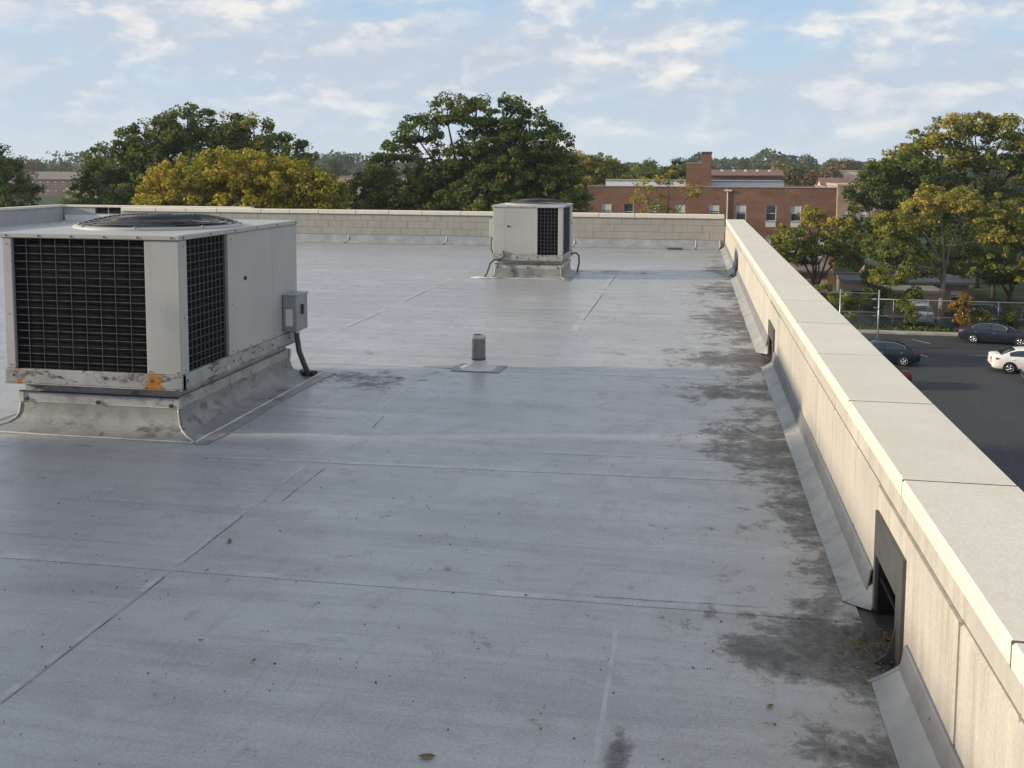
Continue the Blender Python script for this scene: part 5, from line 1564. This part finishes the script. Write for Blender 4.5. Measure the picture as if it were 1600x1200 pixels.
def make_car(name, label, loc, heading, paint, spec=SEDAN, chrome=True):
    t = tag(empty(name, (loc[0], loc[1], G + .004), heading), label, 'car', 'cars parked in the lot')
    ST = []
    tab = spec['body']
    xs = []
    for a, b2 in zip(tab[:-1], tab[1:]):
        nn = max(1, int((b2[0] - a[0]) / .22))
        xs += [lerp(a[0], b2[0], i / nn) for i in range(nn)]
    xs.append(tab[-1][0])
    vs, fs = [], []
    for x in xs:
        w_, zl, zs, zd = interp(tab, x)
        half = [(0, zl), (w_ * .82, zl), (w_ * .955, zl + .07), (w_ * .99, zl + .25), (w_ * 1.0, lerp(zl, zs, .60)), (w_ * .975, zs - .10), (w_ * .93, zs - .02), (w_ * .80, lerp(zs, zd, .6)), (w_ * .45, zd), (0, zd + .012)]
        ring = [(y, z) for y, z in half] + [(-y, z) for y, z in half[-2:0:-1]]
        vs += [(x, y, z) for y, z in ring]
    m = len(ring)
    for i in range(len(xs) - 1):
        for k in range(m):
            k2 = (k + 1) % m
            fs.append((i * m + k, i * m + k2, (i + 1) * m + k2, (i + 1) * m + k))
    fs.append(tuple(range(m)))
    o = (len(xs) - 1) * m
    fs.append(tuple(range(o + m - 1, o - 1, -1)))
    MB().add(vs, fs).build('body', paint, t, True, True)
    ct = spec['cab']

    def cp(x, q, side=1):
        """point on the cabin at station x; q 0 at the waist, 1 at roof edge, 2 at the centre line"""
        wb, zb_, zt_ = interp(ct, x)
        wb += .11
        hh = zt_ - zb_
        wt = lerp(wb, .56, min(1, hh / .46))
        if q <= 1:
            return Vector((x, side * lerp(wb, wt, q), lerp(zb_, zt_ - .05 * min(1, hh / .2), q)))
        a = cp(x, 1, side)
        return Vector((x, a.y * (2 - q), lerp(a.z, zt_, math.sin((q - 1) * math.pi / 2))))

    cx = []
    for a, b2 in zip(ct[:-1], ct[1:]):
        cx += [lerp(a[0], b2[0], i / 4) for i in range(4)]
    cx.append(ct[-1][0])
    qs = [0, .33, .66, .9, 1.0, 1.15, 1.45, 2.0]
    vs, fs = [], []
    for x in cx:
        vs += [cp(x, q, 1) for q in qs] + [cp(x, q, -1) for q in qs[-2::-1]]
    m = 2 * len(qs) - 1
    for i in range(len(cx) - 1):
        for k in range(m - 1):
            fs.append((i * m + k, i * m + k + 1, (i + 1) * m + k + 1, (i + 1) * m + k))
    MB().add(vs, fs).build('cabin', paint, t, True, True)

    def patch(x0, x1, q0, q1, side, off, nx=6, nq=4, trim=None):
        g = MB()
        V, Fc = [], []
        for i in range(nx + 1):
            for k in range(nq + 1):
                x, q = lerp(x0, x1, i / nx), lerp(q0, q1, k / nq)
                p = cp(x, q, side)
                V.append(p + Vector((0, side * off, off * .5)))
        for i in range(nx):
            for k in range(nq):
                a = i * (nq + 1) + k
                Fc.append((a, a + 1, a + nq + 2, a + nq + 1))
        return g.add(V, Fc)

    for s in (1, -1):
        for a, b2 in spec['side']:
            patch(a, b2, .10, .86, s, .008).build('side_window', 'glass_car', t, True)
        if chrome:
            a, b2 = spec['side'][0][0] - .05, spec['side'][-1][1] + .06
            pts = [cp(lerp(a, b2, i / 10), .93, s) + Vector((0, s * .012, .004)) for i in range(11)]
            pts = [cp(a, .06, s) + Vector((0, s * .012, 0))] + pts + [cp(b2, .06, s) + Vector((0, s * .012, 0))]
            MB().tube(pts, .014, 5).build('window_trim', 'chrome', t, True)

    def cross(x0, x1, q1, off, dx):
        V, Fc = [], []
        nx, ny = 5, 8
        for i in range(nx + 1):
            x = lerp(x0, x1, i / nx)
            for k in range(ny + 1):
                u = lerp(-1, 1, k / ny)
                q = 2 - abs(u) * (2 - q1)
                p = cp(x, q, 1 if u > 0 else -1)
                V.append(p + Vector((dx * off, 0, off)))
        for i in range(nx):
            for k in range(ny):
                a = i * (ny + 1) + k
                Fc.append((a, a + 1, a + ny + 2, a + ny + 1))
        return MB().add(V, Fc)

    cross(spec['rear'][0], spec['rear'][1], 1.08, .010, -1).build('rear_window', 'glass_car', t, True)
    cross(spec['front'][0], spec['front'][1], 1.08, .010, 1).build('windscreen', 'glass_car', t, True)
    wr = spec['wr']
    for wx in spec['wheels']:
        for s in (1, -1):
            yw = interp(tab, wx)[0]
            MB().lathe([(0, 0), (wr + .055, 0), (wr + .055, -.02 * s)], wx, s * (yw + .003), wr, 24, 'y').build('wheel_arch', 'black', t)
            wh = empty('wheel', (wx, s * (yw - .09), wr))
            wh.parent = t
            MB().lathe([(wr * .62, .11 * s), (wr * .9, .115 * s), (wr * .98, .09 * s), (wr, .0), (wr * .97, -.09 * s), (wr * .6, -.1 * s)], 0, 0, 0, 28, 'y').build('tyre', 'tyre', wh, True)
            rm = MB()
            rm.lathe([(wr * .56, .085 * s), (wr * .64, .118 * s), (wr * .66, .108 * s)], 0, 0, 0, 24, 'y')
            for k in range(5):
                a = 2 * math.pi * k / 5
                for da in (-.13, .13):
                    p0 = (wr * .10 * math.cos(a), .112 * s, wr * .10 * math.sin(a))
                    p1 = (wr * .61 * math.cos(a + da), .105 * s, wr * .61 * math.sin(a + da))
                    rm.tube([p0, p1], .018, 5)
            rm.lathe([(0, .122 * s), (.05, .12 * s), (.06, .10 * s)], 0, 0, 0, 12, 'y')
            rm.build('rim', 'chrome', wh, True)
            MB().lathe([(0, .07 * s), (wr * .6, .07 * s)], 0, 0, 0, 20, 'y').build('brake_disc', 'dark_metal', wh)
    bx0, bx1 = tab[0][0], tab[-1][0]
    for s in (1, -1):
        w_, zl, zs, zd = interp(tab, bx0 + .12)
        tl = []
        for i in range(5):
            q = i / 4
            x = lerp(bx0 + .005, bx0 + .38, q)
            ww, z0_, z1_, z2_ = interp(tab, x)
            tl.append((x - .012, s * (ww * lerp(.86, 1.0, min(1, q * 1.6)) + .008), lerp(zs - .26, zs - .10, q * .8), lerp(zs - .045, zs - .06, q)))
        V = [(a, b2, c) for a, b2, c, d_ in tl] + [(a, b2 * .99, d_) for a, b2, c, d_ in tl]
        V = [(bx0 - .02, s * w_ * .50, zs - .23)] + V[:5] + [(bx0 - .02, s * w_ * .50, zs - .07)] + V[5:]
        MB().add(V, [(k, k + 1, k + 7, k + 6) for k in range(5)]).build('tail_light', 'tail_red', t, True)
        ww, z0_, z1_, z2_ = interp(tab, bx1 - .16)
        hl = []
        for i in range(5):
            q = i / 4
            x = lerp(bx1 - .02, bx1 - .42, q)
            wq, a_, b_, c2 = interp(tab, x)
            hl.append((x + .01, s * (wq * lerp(.80, .985, q) + .008), b_ - .17 + .05 * q, b_ - .03))
        V = [(a, b2, c) for a, b2, c, d_ in hl] + [(a, b2, d_) for a, b2, c, d_ in hl]
        MB().add(V, [(k, k + 1, k + 6, k + 5) for k in range(4)]).build('headlight', 'lamp_clear', t, True)
        p = cp(spec['side'][-1][1] + .12, .12, s)
        MB().cbox(p.x - .06, p.x + .06, min(p.y, p.y + s * .17), max(p.y, p.y + s * .17), p.z + .02, p.z + .13, .03).build('mirror', paint, t)
        for a, b2 in spec['side']:
            xh = a + .16
            wq, a_, b_, c2 = interp(tab, xh)
            MB().cbox(xh - .08, xh + .08, s * wq - .012 if s > 0 else -wq - .018, s * wq + .018 if s > 0 else -wq + .012, b_ - .17, b_ - .135, .006).build('door_handle', 'chrome' if chrome else paint, t)
        wq, z0_, z1_, z2_ = interp(tab, 0)
        MB().box(-1.0, 1.0, min(s * wq * .97, s * (wq * .97 + .012)), max(s * wq * .97, s * (wq * .97 + .012)), z0_ + .05, z0_ + .11).build('sill_trim', 'black', t)
    zs = interp(tab, bx0 + .05)[2]
    MB().cbox(bx0 - .02, bx0 + .02, -.26, .26, zs - .36, zs - .24, .004).build('number_plate', 'sticker', t)
    MB().cbox(bx0 - .012, bx0 + .1, -.60, .60, .35, .44, .02).build('bumper_vent', 'black', t)
    MB().cbox(bx1 - .1, bx1 + .012, -.45, .45, .40, .52, .02).build('grille', 'black', t)
    return t


make_car('parked_car', 'navy sedan parked alone near the kerb tree', (20.55, 71.2), rad(-16), 'car_navy')
make_car('parked_car', 'white sedan at the right edge of the parking lot', (19.75, 61.2), rad(-6), 'car_white', chrome=False)
make_car('parked_car', 'dark teal sedan showing its tail past the parapet coping', (11.3, 62.4), rad(176), 'car_teal')
make_car('parked_car', 'maroon sedan just peeping over the parapet coping', (9.42, 55.7), rad(178), 'car_maroon', chrome=False)
make_car('parked_car', 'grey sedan nose cut off by the right edge in front of the white sedan', (20.6, 58.0), rad(174), 'car_grey')
make_car('parked_minivan', 'silver minivan seen from behind beside the kerb tree trunk', (17.3, 79.4), rad(84), 'car_silver', VAN, False)
make_car('parked_estate', 'black estate car with silver roof rail behind the rear fence', (22.1, 79.6), rad(12), 'car_black', VAN)
make_car('parked_van', 'dark blue van behind the fence at the right edge', (26.0, 80.5), rad(78), 'car_navy', VAN)

# ------------------------------------------------------------------ added penthouse beside the camera (out of frame, shaped to shade the foreground roof)
sp_ = tag(empty('shade_penthouse', (-9.9, 1.15, 0)), 'unseen brick penthouse added left of the viewpoint to shade the roof', 'penthouse')
MB().box(-0.9, 0.9, -6.0, 4.72, 0.0, 2.74).build('wall', 'brick_brown', sp_)
MB().cbox(-1.0, 0.96, -6.1, 4.77, 2.742, 2.88, 0.02).build('coping', 'galvanised', sp_)
dr = MB().cbox(0.901, 0.945, 0.2, 1.2, 0.15, 2.25, 0.006).build('door', 'box_grey', sp_)
MB().cbox(0.945, 1.00, 1.05, 1.12, 1.1, 1.2, 0.01).build('handle', 'chrome', dr)

# ------------------------------------------------------------------ the air
hz_m = bpy.data.materials.new('haze_air')
hz_m.use_nodes = True
hz_nt = hz_m.node_tree
hz_nt.nodes.clear()
vol = N(hz_nt, 'ShaderNodeVolumePrincipled', {'Color': (0.80, 0.88, 1.0, 1), 'Density': 0.00024, 'Anisotropy': 0.15})
N_out = N(hz_nt, 'ShaderNodeOutputMaterial')
hz_nt.links.new(vol.outputs[0], N_out.inputs['Volume'])
hz_o = MB().box(-900, 900, -80, 1250, G - 1.0, 13.0).build('haze', hz_m)
tag(hz_o, 'thin pale haze over the town', 'haze', kind='stuff')
